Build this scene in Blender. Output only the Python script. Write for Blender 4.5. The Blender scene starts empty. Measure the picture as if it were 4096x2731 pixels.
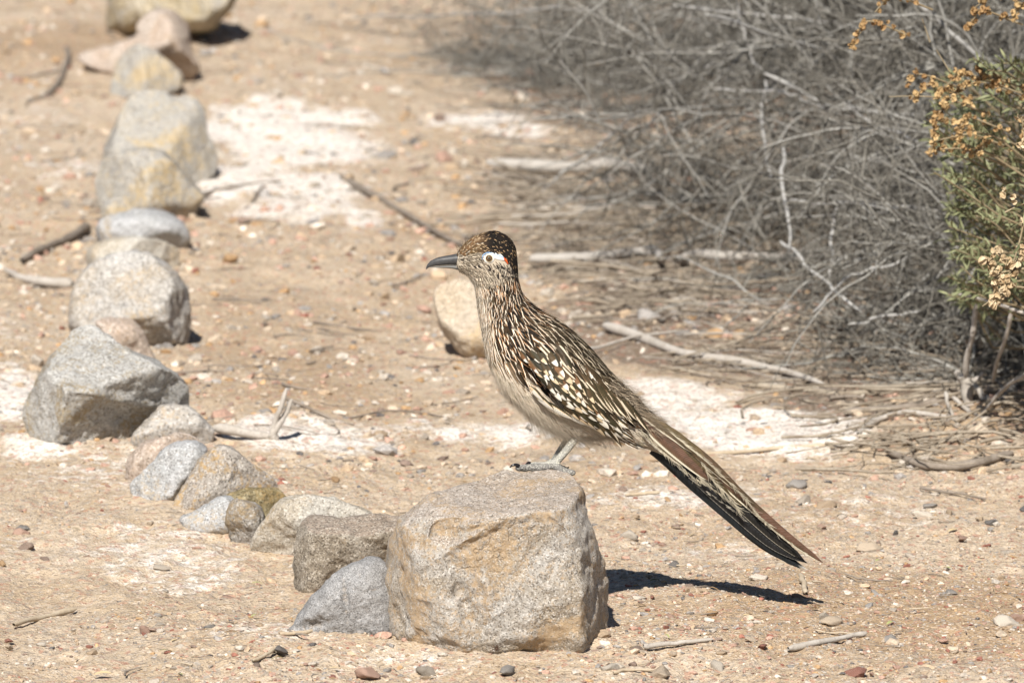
import bpy, bmesh, math, random
import numpy as np
from mathutils import Vector
from mathutils.bvhtree import BVHTree

random.seed(7)
RNG = np.random.default_rng(7)
sc = bpy.context.scene
COL = sc.collection
R = math.radians

# ------------------------------------------------------------------ camera, sky, sun, exposure
H = 1.68            # eye height of the photographer
PITCH = R(8.5)
FOC = 279.0
cam_d = bpy.data.cameras.new('camera')
cam = bpy.data.objects.new('camera', cam_d)
COL.objects.link(cam)
cam.location = (0, 0, H)
cam.rotation_euler = (R(90) - PITCH, 0, 0)
cam_d.lens = FOC
cam_d.sensor_width = 36
cam_d.clip_start = 0.1
cam_d.clip_end = 3000
cam_d.dof.use_dof = True
cam_d.dof.focus_distance = 9.13
cam_d.dof.aperture_fstop = 13.0
sc.camera = cam

SUN_EL = R(43.5)
SUN_AZ = R(11.5)      # sun stands behind the camera, this far to its left
world = bpy.data.worlds.new('World')
sc.world = world
world.use_nodes = True
wn = world.node_tree
wn.nodes.clear()
wo = wn.nodes.new('ShaderNodeOutputWorld')
wb = wn.nodes.new('ShaderNodeBackground')
ws = wn.nodes.new('ShaderNodeTexSky')
ws.sky_type = 'NISHITA'
ws.sun_disc = False
ws.sun_elevation = SUN_EL
ws.sun_rotation = math.pi + SUN_AZ
ws.altitude = 300
ws.air_density = .75
ws.dust_density = .2
wb.inputs['Strength'].default_value = 0.05
wn.links.new(ws.outputs[0], wb.inputs[0])
wn.links.new(wb.outputs[0], wo.inputs[0])
sun_d = bpy.data.lights.new('sun', 'SUN')
sun_d.energy = 5.0
sun_d.angle = R(0.53)
sun_d.color = (1.0, 0.955, 0.89)
sun = bpy.data.objects.new('sun', sun_d)
COL.objects.link(sun)
to_sun = Vector((-math.sin(SUN_AZ) * math.cos(SUN_EL), -math.cos(SUN_AZ) * math.cos(SUN_EL), math.sin(SUN_EL)))
sun.rotation_euler = to_sun.to_track_quat('Z', 'Y').to_euler()
sun.location = (-3, -4, 8)
sc.view_settings.view_transform = 'Standard'
sc.view_settings.look = 'None'
sc.view_settings.gamma = 1
sc.view_settings.use_curve_mapping = False
sc.view_settings.exposure = 0.64

# ------------------------------------------------------------------ measuring helpers
KP = 36.0 / 4096 / FOC
CT, ST = math.cos(PITCH), math.sin(PITCH)

def P(px, py, Y):
    """the point of the place seen at this photo position, on the upright plane at distance Y"""
    cx = (px - 2048) * KP
    cy = (1365.5 - py) * KP
    t = Y / (CT + cy * ST)
    return Vector((cx * t, Y, H + t * (-ST + cy * CT)))

def PA(px, py, Y):
    px = np.asarray(px, float); py = np.asarray(py, float); Y = np.asarray(Y, float)
    cx = (px - 2048) * KP
    cy = (1365.5 - py) * KP
    t = Y / (CT + cy * ST)
    return np.stack([cx * t, Y + 0 * t, H + t * (-ST + cy * CT)], -1)

def gdist(py):
    return H / math.tan(PITCH + math.atan((py - 1365.5) * KP))

def pxm(Y):
    """photo pixels per metre at distance Y"""
    return 1.0 / KP / (Y * CT + (H - .1) * ST)

_LAT = np.random.default_rng(3).random((32, 32, 32))
def vnoise(x, y, z=0.0):
    x, y, z = np.broadcast_arrays(np.asarray(x, float), np.asarray(y, float), np.asarray(z, float))
    xi, yi, zi = np.floor(x).astype(int), np.floor(y).astype(int), np.floor(z).astype(int)
    fx, fy, fz = x - xi, y - yi, z - zi
    fx, fy, fz = [f * f * (3 - 2 * f) for f in (fx, fy, fz)]
    x0, x1, y0, y1, z0, z1 = xi & 31, (xi + 1) & 31, yi & 31, (yi + 1) & 31, zi & 31, (zi + 1) & 31
    L = _LAT
    a = L[x0, y0, z0] * (1 - fx) + L[x1, y0, z0] * fx
    b = L[x0, y1, z0] * (1 - fx) + L[x1, y1, z0] * fx
    c = L[x0, y0, z1] * (1 - fx) + L[x1, y0, z1] * fx
    d = L[x0, y1, z1] * (1 - fx) + L[x1, y1, z1] * fx
    return ((a * (1 - fy) + b * fy) * (1 - fz) + (c * (1 - fy) + d * fy) * fz) * 2 - 1

def fbm(x, y, z=0.0, o=4, g=0.5):
    s, a, f = 0, 1.0, 1.0
    for k in range(o):
        s = s + a * vnoise(x * f + 7.3 * k, y * f + 3.1 * k, np.asarray(z) * f + 1.7 * k)
        a *= g; f *= 2.03
    return s

def sstep(a, b, x):
    t = np.clip((x - a) / (b - a), 0, 1)
    return t * t * (3 - 2 * t)

MOUNDS = []   # (x, y, rx, ry, height)
def gz(x, y, fine=True):
    x = np.asarray(x, float); y = np.asarray(y, float)
    z = 0.010 * fbm(x * 2.1 + 5, y * 1.6, 2.2, 3) + 0.006 * fbm(x * 9, y * 6, 5.1, 3)
    for (mx, my, rx, ry, hh) in MOUNDS:
        z = z + hh * np.exp(-(((x - mx) / rx) ** 2 + ((y - my) / ry) ** 2))
    if fine:
        z = z + 0.0030 * fbm(x * 30, y * 26, 1.0, 3) * (.5 + .9 * sstep(-.5, .6, vnoise(x * 4, y * 3, 6.6))) + 0.0016 * fbm(x * 120, y * 100, 3.0, 2)
    far = sstep(25, 80, np.hypot(x, y - 10))
    return z * (1 - far)

def G(px, py, dz=0.0):
    Y = gdist(py)
    for _ in range(6):
        p = P(px, py, Y)
        z = float(gz(p.x, p.y, False))
        Y += (p.z - z) / math.tan(PITCH + math.atan((py - 1365.5) * KP))
    p = P(px, py, Y)
    p.z += dz
    return p

for m in ((3700, 2520, .38, .30, .016), (3000, 2330, .20, .12, .010), (1500, 2640, .25, .12, .008), (200, 260, .22, .55, .03),
          (3950, 1720, .16, .25, .035), (2650, 2440, .20, .10, .008)):
    g0 = P(m[0], m[1], gdist(m[1]))
    MOUNDS.append((g0.x, g0.y, m[2], m[3], m[4]))

# ------------------------------------------------------------------ object helpers
def tag(o, label=None, cat=None, group=None, kind=None):
    if label: o['label'] = label
    if cat: o['category'] = cat
    if group: o['group'] = group
    if kind: o['kind'] = kind
    return o

def empty(name, loc, label, cat, group=None):
    o = bpy.data.objects.new(name, None)
    o.empty_display_size = 0.05
    COL.objects.link(o)
    o.location = loc
    return tag(o, label, cat, group)

def mesh_np(name, V, F, attrs=None, smooth=True, corner_uv=None):
    """V (n,3); F (m,k) all faces with k corners"""
    me = bpy.data.meshes.new(name)
    V = np.ascontiguousarray(V, np.float32); F = np.ascontiguousarray(F, np.int32)
    k = F.shape[1]
    me.vertices.add(len(V)); me.vertices.foreach_set('co', V.ravel())
    me.loops.add(F.size); me.loops.foreach_set('vertex_index', F.ravel())
    me.polygons.add(len(F))
    me.polygons.foreach_set('loop_start', np.arange(0, F.size, k, dtype=np.int32))
    me.polygons.foreach_set('loop_total', np.full(len(F), k, np.int32))
    me.polygons.foreach_set('use_smooth', np.full(len(F), bool(smooth)))
    me.update(calc_edges=True)
    for an, arr in (attrs or {}).items():
        arr = np.ascontiguousarray(arr, np.float32)
        if arr.ndim == 2 and arr.shape[1] == 3:
            arr = np.concatenate([arr, np.ones((len(arr), 1), np.float32)], 1)
        if arr.ndim == 2 and arr.shape[1] == 4:
            a = me.attributes.new(an, 'FLOAT_COLOR', 'POINT'); a.data.foreach_set('color', arr.ravel().astype(np.float32))
        else:
            a = me.attributes.new(an, 'FLOAT', 'POINT'); a.data.foreach_set('value', arr.ravel())
    return me

def link(name, me, mat=None, parent=None, origin=None):
    o = bpy.data.objects.new(name, me)
    COL.objects.link(o)
    if mat is not None:
        for m in (mat if isinstance(mat, (list, tuple)) else [mat]):
            me.materials.append(m)
    if origin is not None:
        n = len(me.vertices)
        c = np.empty(n * 3, np.float32); me.vertices.foreach_get('co', c)
        c = c.reshape(-1, 3) - np.array(origin, np.float32)
        me.vertices.foreach_set('co', c.ravel()); me.update()
        o.location = origin
    if parent is not None:
        o.parent = parent
        o.location = Vector(o.location) - Vector(parent.location)
    return o

def grid_faces(a, b, wrap_b=False, off=0):
    i = np.arange(a - 1)[:, None]; j = np.arange(b if wrap_b else b - 1)[None, :]
    j2 = (j + 1) % b
    f = np.stack([i * b + j + 0 * i, i * b + j2, (i + 1) * b + j2, (i + 1) * b + j], -1).reshape(-1, 4)
    return f + off

def tubes(PTS, RAD, sides=4):
    """PTS (T,n,3), RAD (T,n) -> V,F for many tubes at once; pointed ends come from the radii"""
    T, n, _ = PTS.shape
    tan = np.gradient(PTS, axis=1)
    tan /= np.linalg.norm(tan, axis=2, keepdims=True) + 1e-12
    ref = np.where(np.abs(tan[:, :1, 2:3]) > .9, np.array([1., 0, 0]), np.array([0, 0, 1.]))
    ref = np.repeat(ref, n, 1)
    s = np.cross(tan, ref); s /= np.linalg.norm(s, axis=2, keepdims=True) + 1e-12
    u = np.cross(s, tan)
    a = np.arange(sides) * 2 * math.pi / sides
    V = PTS[:, :, None, :] + RAD[:, :, None, None] * (np.cos(a)[None, None, :, None] * s[:, :, None, :] + np.sin(a)[None, None, :, None] * u[:, :, None, :])
    F = grid_faces(n, sides, True)
    F = (F[None] + (np.arange(T) * n * sides)[:, None, None]).reshape(-1, 4)
    return V.reshape(-1, 3), F

def catmull(pts, n, closed=False):
    pts = np.asarray(pts, float)
    if closed:
        q = np.concatenate([pts[-1:], pts, pts[:2]])
        m = len(pts)
    else:
        q = np.concatenate([2 * pts[:1] - pts[1:2], pts, 2 * pts[-1:] - pts[-2:-1]])
        m = len(pts) - 1
    t = np.linspace(0, m, n, endpoint=not closed)
    i = np.minimum(t.astype(int), m - 1); f = (t - i)[:, None]
    p0, p1, p2, p3 = q[i], q[i + 1], q[i + 2], q[i + 3]
    return .5 * (2 * p1 + (p2 - p0) * f + (2 * p0 - 5 * p1 + 4 * p2 - p3) * f ** 2 + (3 * p1 - p0 - 3 * p2 + p3) * f ** 3)

# ------------------------------------------------------------------ material helpers
class NT:
    def __init__(self, name):
        self.m = bpy.data.materials.new(name); self.m.use_nodes = True
        self.t = self.m.node_tree; self.t.nodes.clear()
        self.out = self.t.nodes.new('ShaderNodeOutputMaterial')
        self.b = self.t.nodes.new('ShaderNodeBsdfPrincipled')
        self.t.links.new(self.b.outputs[0], self.out.inputs[0])
        self.b.inputs['Roughness'].default_value = .85
        self.b.inputs['Specular IOR Level'].default_value = .25
    def n(self, typ, **kw):
        nd = self.t.nodes.new(typ)
        for k, v in kw.items():
            setattr(nd, k, v)
        return nd
    def l(self, a, b):
        self.t.links.new(a, b)
    def val(self, x, inp):
        if isinstance(x, (int, float)): inp.default_value = x
        elif isinstance(x, tuple): inp.default_value = (*x, 1.0) if len(x) == 3 else x
        else: self.l(x, inp)
    def coord(self, which='Object'):
        return self.n('ShaderNodeTexCoord').outputs[which]
    def noise(self, co, scale, detail=3, rough=.55, dist=0, color=False):
        nd = self.n('ShaderNodeTexNoise'); self.l(co, nd.inputs['Vector'])
        nd.inputs['Scale'].default_value = scale; nd.inputs['Detail'].default_value = detail
        nd.inputs['Roughness'].default_value = rough; nd.inputs['Distortion'].default_value = dist
        return nd.outputs['Color' if color else 'Fac']
    def voro(self, co, scale, out='Color', feature='F1'):
        nd = self.n('ShaderNodeTexVoronoi', feature=feature); self.l(co, nd.inputs['Vector'])
        nd.inputs['Scale'].default_value = scale
        return nd.outputs[out]
    def ramp(self, f, a, b):
        nd = self.n('ShaderNodeMapRange', interpolation_type='SMOOTHSTEP'); self.l(f, nd.inputs['Value'])
        self.val(a, nd.inputs['From Min']); self.val(b, nd.inputs['From Max'])
        return nd.outputs['Result']
    def mix(self, f, a, b, mode='MIX'):
        nd = self.n('ShaderNodeMix', data_type='RGBA', blend_type=mode)
        self.val(f, nd.inputs[0]); self.val(a, nd.inputs[6]); self.val(b, nd.inputs[7])
        return nd.outputs[2]
    def math(self, op, a, b=0.0, c=None):
        nd = self.n('ShaderNodeMath', operation=op)
        self.val(a, nd.inputs[0]); self.val(b, nd.inputs[1])
        if c is not None: self.val(c, nd.inputs[2])
        return nd.outputs[0]
    def attr(self, name, out='Color'):
        nd = self.n('ShaderNodeAttribute', attribute_name=name); return nd.outputs[out]
    def sep(self, c):
        nd = self.n('ShaderNodeSeparateColor'); self.l(c, nd.inputs[0]); return nd.outputs
    def bump(self, h, strength, dist, prev=None):
        nd = self.n('ShaderNodeBump'); nd.inputs['Strength'].default_value = strength; nd.inputs['Distance'].default_value = dist
        self.l(h, nd.inputs['Height'])
        if prev is not None: self.l(prev, nd.inputs['Normal'])
        return nd.outputs[0]
    def done(self, col, normal=None, rough=None, spec=None):
        self.val(self.mix(1.0, col, (.87, .865, .86), 'MULTIPLY'), self.b.inputs['Base Color'])
        if normal is not None: self.l(normal, self.b.inputs['Normal'])
        if rough is not None: self.val(rough, self.b.inputs['Roughness'])
        if spec is not None: self.b.inputs['Specular IOR Level'].default_value = spec
        return self.m

def rock_mat(name, base, light, dark, dust=None, dust_amt=.5, seed=0, grain=420, stretch=(1, 1, 1), bumpd=.0016, top=None):
    t = NT(name)
    mp = t.n('ShaderNodeMapping'); t.l(t.coord(), mp.inputs[0])
    mp.inputs['Location'].default_value = (seed * 1.37, seed * .71, seed * 2.1)
    mp.inputs['Scale'].default_value = stretch
    co = mp.outputs[0]
    big = t.noise(co, 14, 5, .6, .6)
    c = t.mix(t.ramp(big, .36, .64), base, light)
    med = t.noise(co, 45, 5, .65, .4)
    c = t.mix(t.math('MULTIPLY', t.ramp(med, .5, .72), .55), c, dark)
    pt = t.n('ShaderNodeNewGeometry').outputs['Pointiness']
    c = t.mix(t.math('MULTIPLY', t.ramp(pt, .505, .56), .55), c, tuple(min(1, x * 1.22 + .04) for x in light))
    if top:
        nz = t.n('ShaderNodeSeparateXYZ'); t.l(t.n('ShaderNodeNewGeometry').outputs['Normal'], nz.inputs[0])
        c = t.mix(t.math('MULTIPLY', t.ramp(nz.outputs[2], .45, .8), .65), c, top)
    vm = t.n('ShaderNodeVectorMath', operation='ADD'); t.l(co, vm.inputs[0])
    vs = t.n('ShaderNodeVectorMath', operation='SCALE'); t.l(t.noise(co, 18, 4, .6, 0, True), vs.inputs[0]); vs.inputs['Scale'].default_value = .09; t.l(vs.outputs[0], vm.inputs[1])
    ck = t.ramp(t.voro(vm.outputs[0], 8.5, 'Distance', 'DISTANCE_TO_EDGE'), .018, .002)
    ck = t.math('MULTIPLY', ck, t.ramp(t.noise(co, 11, 2), .50, .60))
    c = t.mix(t.math('MULTIPLY', ck, .22), c, tuple(x * .35 for x in dark))
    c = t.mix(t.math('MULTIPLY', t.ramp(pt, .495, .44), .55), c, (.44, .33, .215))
    g = t.sep(t.voro(co, grain * 2.1)); g3 = t.sep(t.voro(co, grain * .9))
    c = t.mix(t.math('MULTIPLY', t.ramp(g[0], .72, .88), .6), c, tuple(min(1, x * 1.5 + .05) for x in light))
    c = t.mix(t.math('MULTIPLY', t.ramp(g[1], .76, .90), .7), c, tuple(x * .42 for x in dark))
    c = t.mix(t.math('MULTIPLY', t.ramp(g3[2], .84, .93), .30), c, tuple(x * .55 for x in dark))
    if dust:
        dn = t.noise(co, 9, 6, .68, .8)
        dn2 = t.noise(co, 190, 4, .8)
        if top:
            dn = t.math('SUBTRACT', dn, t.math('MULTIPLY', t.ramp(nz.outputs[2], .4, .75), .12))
        f = t.ramp(t.math('ADD', dn, t.math('MULTIPLY', t.math('SUBTRACT', dn2, .5), .8)), .60 - dust_amt * .25, .76 - dust_amt * .18)
        c = t.mix(t.math('MULTIPLY', f, .8), c, dust)
    h = t.math('ADD', t.math('MULTIPLY', t.noise(co, 60, 8, .75), 1.0), t.math('MULTIPLY', t.noise(co, 420, 4, .75), .45))
    n = t.bump(t.math('SUBTRACT', h, t.math('MULTIPLY', ck, .25)), .9, bumpd * 3)
    return t.done(c, n, .9, .2)

# ------------------------------------------------------------------ the ground: one sheet to the horizon
def patch(px, py, rx, ry):
    c = P(px, py, gdist(py))
    y0, y1 = gdist(py + ry), gdist(py - ry)
    return (c.x, (y0 + y1) / 2, rx / pxm(c.y), (y1 - y0) / 2)
CRUST = [(patch(*p[:4]), p[4]) for p in (
    (1020, 500, 260, 80, 1.1), (1080, 620, 240, 60, .9), (1200, 860, 260, 50, .8), (850, 700, 120, 60, .9), (1400, 480, 220, 50, .9), (1330, 590, 300, 90, 1.1), (960, 710, 230, 90, 1.25), (1250, 770, 260, 70, 1.0), (1450, 900, 120, 60, .8),
    (1900, 470, 260, 45, .95), (2050, 520, 150, 40, .8), (1200, 320, 200, 40, .3),
    (20, 1640, 130, 160, 1.1), (150, 1800, 250, 90, .8), (330, 1900, 400, 120, .5), (600, 2200, 420, 120, .45), (250, 690, 260, 60, .55), (150, 470, 260, 60, .35),
    (2950, 1680, 420, 45, .95), (3130, 1750, 350, 50, .9), (2620, 1590, 260, 70, .75), (2050, 1730, 330, 50, .9), (1200, 1780, 330, 60, .75), (2650, 2000, 330, 60, .6), (3500, 2060, 420, 80, .35),
    (1150, 2560, 260, 90, .45), (1600, 2690, 300, 60, .35), (2900, 2200, 300, 50, .4), (60, 2200, 260, 70, .35), (120, 1340, 200, 60, .35))]
BROWN = [(patch(*p[:4]), p[4]) for p in (
    (130, 230, 420, 110, .9), (1150, 1450, 420, 90, .7), (1100, 1250, 300, 80, .5), (3700, 2520, 900, 150, 1.1), (1750, 930, 500, 70, .6), (2700, 2420, 420, 60, .5),
    (1250, 1600, 380, 70, .7), (1350, 2400, 300, 110, .6), (2500, 1900, 500, 60, .4), (3950, 1720, 300, 110, .9), (3300, 2080, 300, 60, .4), (2300, 1750, 900, 30, .2), (1500, 1250, 700, 200, .25), (2700, 2100, 400, 60, .4))]

def masks(x, y):
    wob = .55 * fbm(x * 5, y * 2.2, 9.1, 4) + .35 * fbm(x * 26, y * 14, 4.4, 3)
    cr = np.zeros_like(x); br = np.zeros_like(x)
    for (cx, cy, rx, ry), a in CRUST:
        d = np.hypot((x - cx) / (rx * 1.15), (y - cy) / (ry * 1.15))
        cr = np.maximum(cr, a * sstep(1.35, .35, d + wob * .8))
    for (cx, cy, rx, ry), a in BROWN:
        d = np.hypot((x - cx) / (rx * 1.2), (y - cy) / (ry * 1.2))
        br = np.maximum(br, a * sstep(1.4, .3, d + wob * .6))
    return np.clip(cr, 0, 1.2), np.clip(br, 0, 1)

DUFF_SHADE = [(patch(*p[:4]), p[4]) for p in ((2900, 1330, 900, 230, 1.0), (3600, 1500, 700, 180, 1.0), (2700, 1050, 700, 160, .8), (3500, 900, 900, 400, 1.1), (2500, 330, 600, 260, .9), (3200, 300, 1100, 400, 1.1), (2100, 200, 350, 160, .5))]
def duff_shade(x, y):
    """crumbly plant litter in the soil, plus twig shade painted in under the shrubs"""
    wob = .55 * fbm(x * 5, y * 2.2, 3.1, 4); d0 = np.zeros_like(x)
    for (cx, cy, rx, ry), a in DUFF_SHADE:
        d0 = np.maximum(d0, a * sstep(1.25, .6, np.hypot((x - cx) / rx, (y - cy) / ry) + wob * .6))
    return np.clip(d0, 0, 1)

def build_ground():
    s = np.concatenate([[-60, -12, -4, -2, -1.4, -1.15], np.linspace(-1, 1, 340), [1.15, 1.4, 2, 4, 12, 60]])
    ya = np.concatenate([[-400, -80, -15, 0, 3, 5, 6.5, 7.4, 8.0], np.arange(8.3, 10.2, .0048), np.arange(10.2, 12.5, .012), np.arange(12.5, 17.6, .028),
                         [18, 19, 21, 25, 32, 50, 90, 200, 600, 1500]])
    wy = np.interp(ya, [-400, 0, 5, 8, 18, 50, 1500], [40, 4, 1.0, .62, 1.38, 6, 60])
    X = s[None, :] * wy[:, None]; Yg = np.repeat(ya[:, None], len(s), 1)
    Z = gz(X, Yg)
    cr, br = masks(X, Yg)
    Z = Z + .004 * cr * (.6 + .5 * vnoise(X * 22, Yg * 16)) * (np.abs(X) < 3)
    me = mesh_np('ground', np.stack([X, Yg, Z], -1).reshape(-1, 3), grid_faces(len(ya), len(s)), {'crust': cr.ravel(), 'brown': br.ravel(), 'duff_shade': duff_shade(X, Yg).ravel()})
    t = NT('desert_soil')
    co = t.coord()
    n1 = t.noise(co, 5, 6, .65, .3); n2 = t.noise(co, 38, 6, .72, .2); n3 = t.noise(co, 260, 4, .75)
    c = t.mix(t.ramp(n1, .35, .66), (.52, .40, .27), (.61, .495, .365))
    c = t.mix(t.math('MULTIPLY', t.ramp(n2, .52, .75), .6), c, (.72, .61, .48))
    c = t.mix(t.math('MULTIPLY', t.ramp(n2, .44, .25), .6), c, (.38, .265, .16))
    lt = t.math('ADD', t.attr('duff_shade', 'Fac'), t.math('MULTIPLY', t.math('SUBTRACT', n2, .5), 1.2))
    c = t.mix(t.math('MULTIPLY', t.ramp(lt, .30, .8), .92), c, (.205, .155, .11))  # litter brown, deepened to carry the shade of the twigs overhead
    c = t.mix(t.math('MULTIPLY', t.attr('brown', 'Fac'), t.math('ADD', .55, t.math('MULTIPLY', n2, .5))), c, (.40, .275, .16))
    crn = t.math('ADD', t.attr('crust', 'Fac'), t.math('ADD', t.math('MULTIPLY', t.math('SUBTRACT', n2, .5), 2.2), t.math('MULTIPLY', t.math('SUBTRACT', n3, .5), 1.0)))
    c = t.mix(t.ramp(crn, .28, .85), c, (.93, .87, .79))
    g = t.sep(t.voro(co, 330)); g2 = t.sep(t.voro(co, 150))
    c = t.mix(t.math('MULTIPLY', t.ramp(g[0], .78, .9), .55), c, (.66, .58, .49))
    c = t.mix(t.math('MULTIPLY', t.ramp(g[1], .82, .93), .6), c, (.22, .16, .12))
    c = t.mix(t.math('MULTIPLY', t.ramp(g2[2], .86, .95), .5), c, (.44, .20, .14))
    c = t.mix(t.math('MULTIPLY', t.ramp(g2[0], .84, .94), .45), c, (.30, .27, .24))
    h = t.math('ADD', t.math('MULTIPLY', n2, 1.0), t.math('MULTIPLY', n3, .45))
    n = t.bump(h, .9, .0045)
    n = t.bump(t.voro(co, 330, 'Distance'), .7, .002, n)
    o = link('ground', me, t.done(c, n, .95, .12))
    tag(o, 'pale tan desert soil with a patchy white crust and gravel', kind='structure')
build_ground()

# ------------------------------------------------------------------ rocks
def resample(out, M):
    q = catmull(out, M * 6, True)
    d = np.concatenate([[0], np.cumsum(np.linalg.norm(np.roll(q, -1, 0) - q, axis=1))])
    t = np.linspace(0, d[-1], M, endpoint=False)
    qx = np.interp(t, d, np.append(q[:, 0], q[0, 0])); qy = np.interp(t, d, np.append(q[:, 1], q[0, 1]))
    return np.stack([qx, qy], 1)

def softmin(a, b, k=.010):
    h = np.clip(.5 + .5 * (b - a) / k, 0, 1)
    return b * (1 - h) + a * h - k * h * (1 - h)

def rock(outline, contact_py, tf, tb, mat, label, planes=(), facets=3, seed=0, rings=30, M=96, center=None, bumps=(), rough=.0022, Yc=None, box=3.2, name='rock', group='stones set in a row along the path'):
    rg = np.random.default_rng(100 + seed)
    out = resample(outline, M)
    C = np.array(center, float) if center else out.mean(0)
    Yf = G(C[0], contact_py).y if Yc is None else Yc
    Ys = Yf + tf * .55 - .02
    Rm = np.linalg.norm(out - C, axis=1).mean()
    s = np.linspace(0, 1, rings + 1)[1:] ** .75
    def sheet(ss, sign):
        px = C[0] + (out[None, :, 0] - C[0]) * ss[:, None]; py = C[1] + (out[None, :, 1] - C[1]) * ss[:, None]
        infl = (1 - np.minimum(1, ss[:, None]) ** box) ** .5 * (tf if sign < 0 else tb) + 0 * px
        if sign < 0:
            for (x0, y0, o0, gx, gy) in planes:
                infl = softmin(infl, o0 + gx * (px - x0) / 100 + gy * (py - y0) / 100)
            for k in range(facets):
                a = rg.uniform(0, 2 * math.pi)
                q = ((px - C[0]) * math.cos(a) + (py - C[1]) * math.sin(a)) / Rm
                infl = softmin(infl, tf * (rg.uniform(.78, .98) - rg.uniform(.45, .95) * (q - rg.uniform(-.2, .25))), .014)
            for (bx, by, rx, ry, ang, amp) in bumps:
                ca, sa = math.cos(ang), math.sin(ang)
                u = ((px - bx) * ca + (py - by) * sa) / rx; v = (-(px - bx) * sa + (py - by) * ca) / ry
                infl = infl + amp * np.exp(-(u * u + v * v)) * np.clip((1 - ss[:, None]) * 8, 0, 1)
        return PA(px, py, Ys + sign * infl)
    A = sheet(s[::-1], -1)[::-1]
    sb = np.linspace(1, 0, 12)[1:-1]
    B = sheet(sb, 1)
    c0 = PA(C[0], C[1], 0)  # placeholder
    V = np.concatenate([A.reshape(-1, 3), B.reshape(-1, 3)])
    nA, nB = len(s), len(sb)
    F = grid_faces(nA + nB, M, True)
    cf = A[0].mean(0); cb = B[-1].mean(0)
    V = np.concatenate([V, [cf, cb]])
    last = (nA + nB - 1) * M
    tri = [(len(V) - 2, (j + 1) % M, j) for j in range(M)] + [(len(V) - 1, last + j, last + (j + 1) % M) for j in range(M)]
    # relief: push every point along its rough normal by layered noise
    ctr = V.mean(0)
    tx = np.zeros_like(V)
    me = bpy.data.meshes.new(name)
    me.from_pydata([tuple(v) for v in V], [], [tuple(f) for f in F] + tri)
    bm = bmesh.new(); bm.from_mesh(me); bmesh.ops.recalc_face_normals(bm, faces=bm.faces); bm.to_mesh(me); bm.free()
    N = np.empty(len(V) * 3, np.float32); me.vertices.foreach_get('normal', N) if False else me.vertex_normals.foreach_get('vector', N)
    N = N.reshape(-1, 3)
    sd = seed * 3.7
    d = rough * (1.4 * fbm(V[:, 0] * 26 + sd, V[:, 1] * 26, V[:, 2] * 26, 3) + .55 * fbm(V[:, 0] * 110 + sd, V[:, 1] * 110, V[:, 2] * 110, 3)
                 - .9 * np.abs(fbm(V[:, 0] * 45 + sd, V[:, 1] * 45, V[:, 2] * 45, 2)))
    V = V + N * d[:, None]
    me.vertices.foreach_set('co', V.astype(np.float32).ravel())
    me.polygons.foreach_set('use_smooth', np.ones(len(me.polygons), bool)); me.update()
    org = (float(ctr[0]), float(ctr[1]), 0.0)
    o = link(name, me, mat, origin=org)
    return tag(o, label, 'rock', group)

granite = lambda n, **k: rock_mat(n, **k)
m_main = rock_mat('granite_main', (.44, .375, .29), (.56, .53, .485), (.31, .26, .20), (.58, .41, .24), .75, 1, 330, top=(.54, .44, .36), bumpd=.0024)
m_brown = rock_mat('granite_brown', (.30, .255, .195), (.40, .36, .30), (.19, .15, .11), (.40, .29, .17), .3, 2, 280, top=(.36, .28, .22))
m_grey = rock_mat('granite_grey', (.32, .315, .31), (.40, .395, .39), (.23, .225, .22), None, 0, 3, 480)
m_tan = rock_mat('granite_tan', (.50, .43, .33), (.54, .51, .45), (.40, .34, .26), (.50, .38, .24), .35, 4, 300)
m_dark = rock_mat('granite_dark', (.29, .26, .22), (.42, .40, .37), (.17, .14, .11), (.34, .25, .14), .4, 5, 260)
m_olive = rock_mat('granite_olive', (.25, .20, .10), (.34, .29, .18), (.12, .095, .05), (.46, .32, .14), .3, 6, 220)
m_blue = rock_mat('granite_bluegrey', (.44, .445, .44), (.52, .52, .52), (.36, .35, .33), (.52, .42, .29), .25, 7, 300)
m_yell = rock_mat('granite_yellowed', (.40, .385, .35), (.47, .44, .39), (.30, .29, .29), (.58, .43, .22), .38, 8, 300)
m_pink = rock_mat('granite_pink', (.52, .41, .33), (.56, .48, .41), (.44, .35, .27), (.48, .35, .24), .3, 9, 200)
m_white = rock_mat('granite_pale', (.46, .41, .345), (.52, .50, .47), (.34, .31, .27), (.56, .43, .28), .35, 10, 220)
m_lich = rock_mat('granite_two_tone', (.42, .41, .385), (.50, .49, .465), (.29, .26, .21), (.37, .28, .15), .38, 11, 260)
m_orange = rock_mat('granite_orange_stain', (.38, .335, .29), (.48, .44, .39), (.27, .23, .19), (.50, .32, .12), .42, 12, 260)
m_sandy = rock_mat('sandstone_boulder', (.46, .36, .20), (.50, .44, .34), (.36, .27, .14), (.40, .38, .35), .3, 13, 150)

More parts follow.
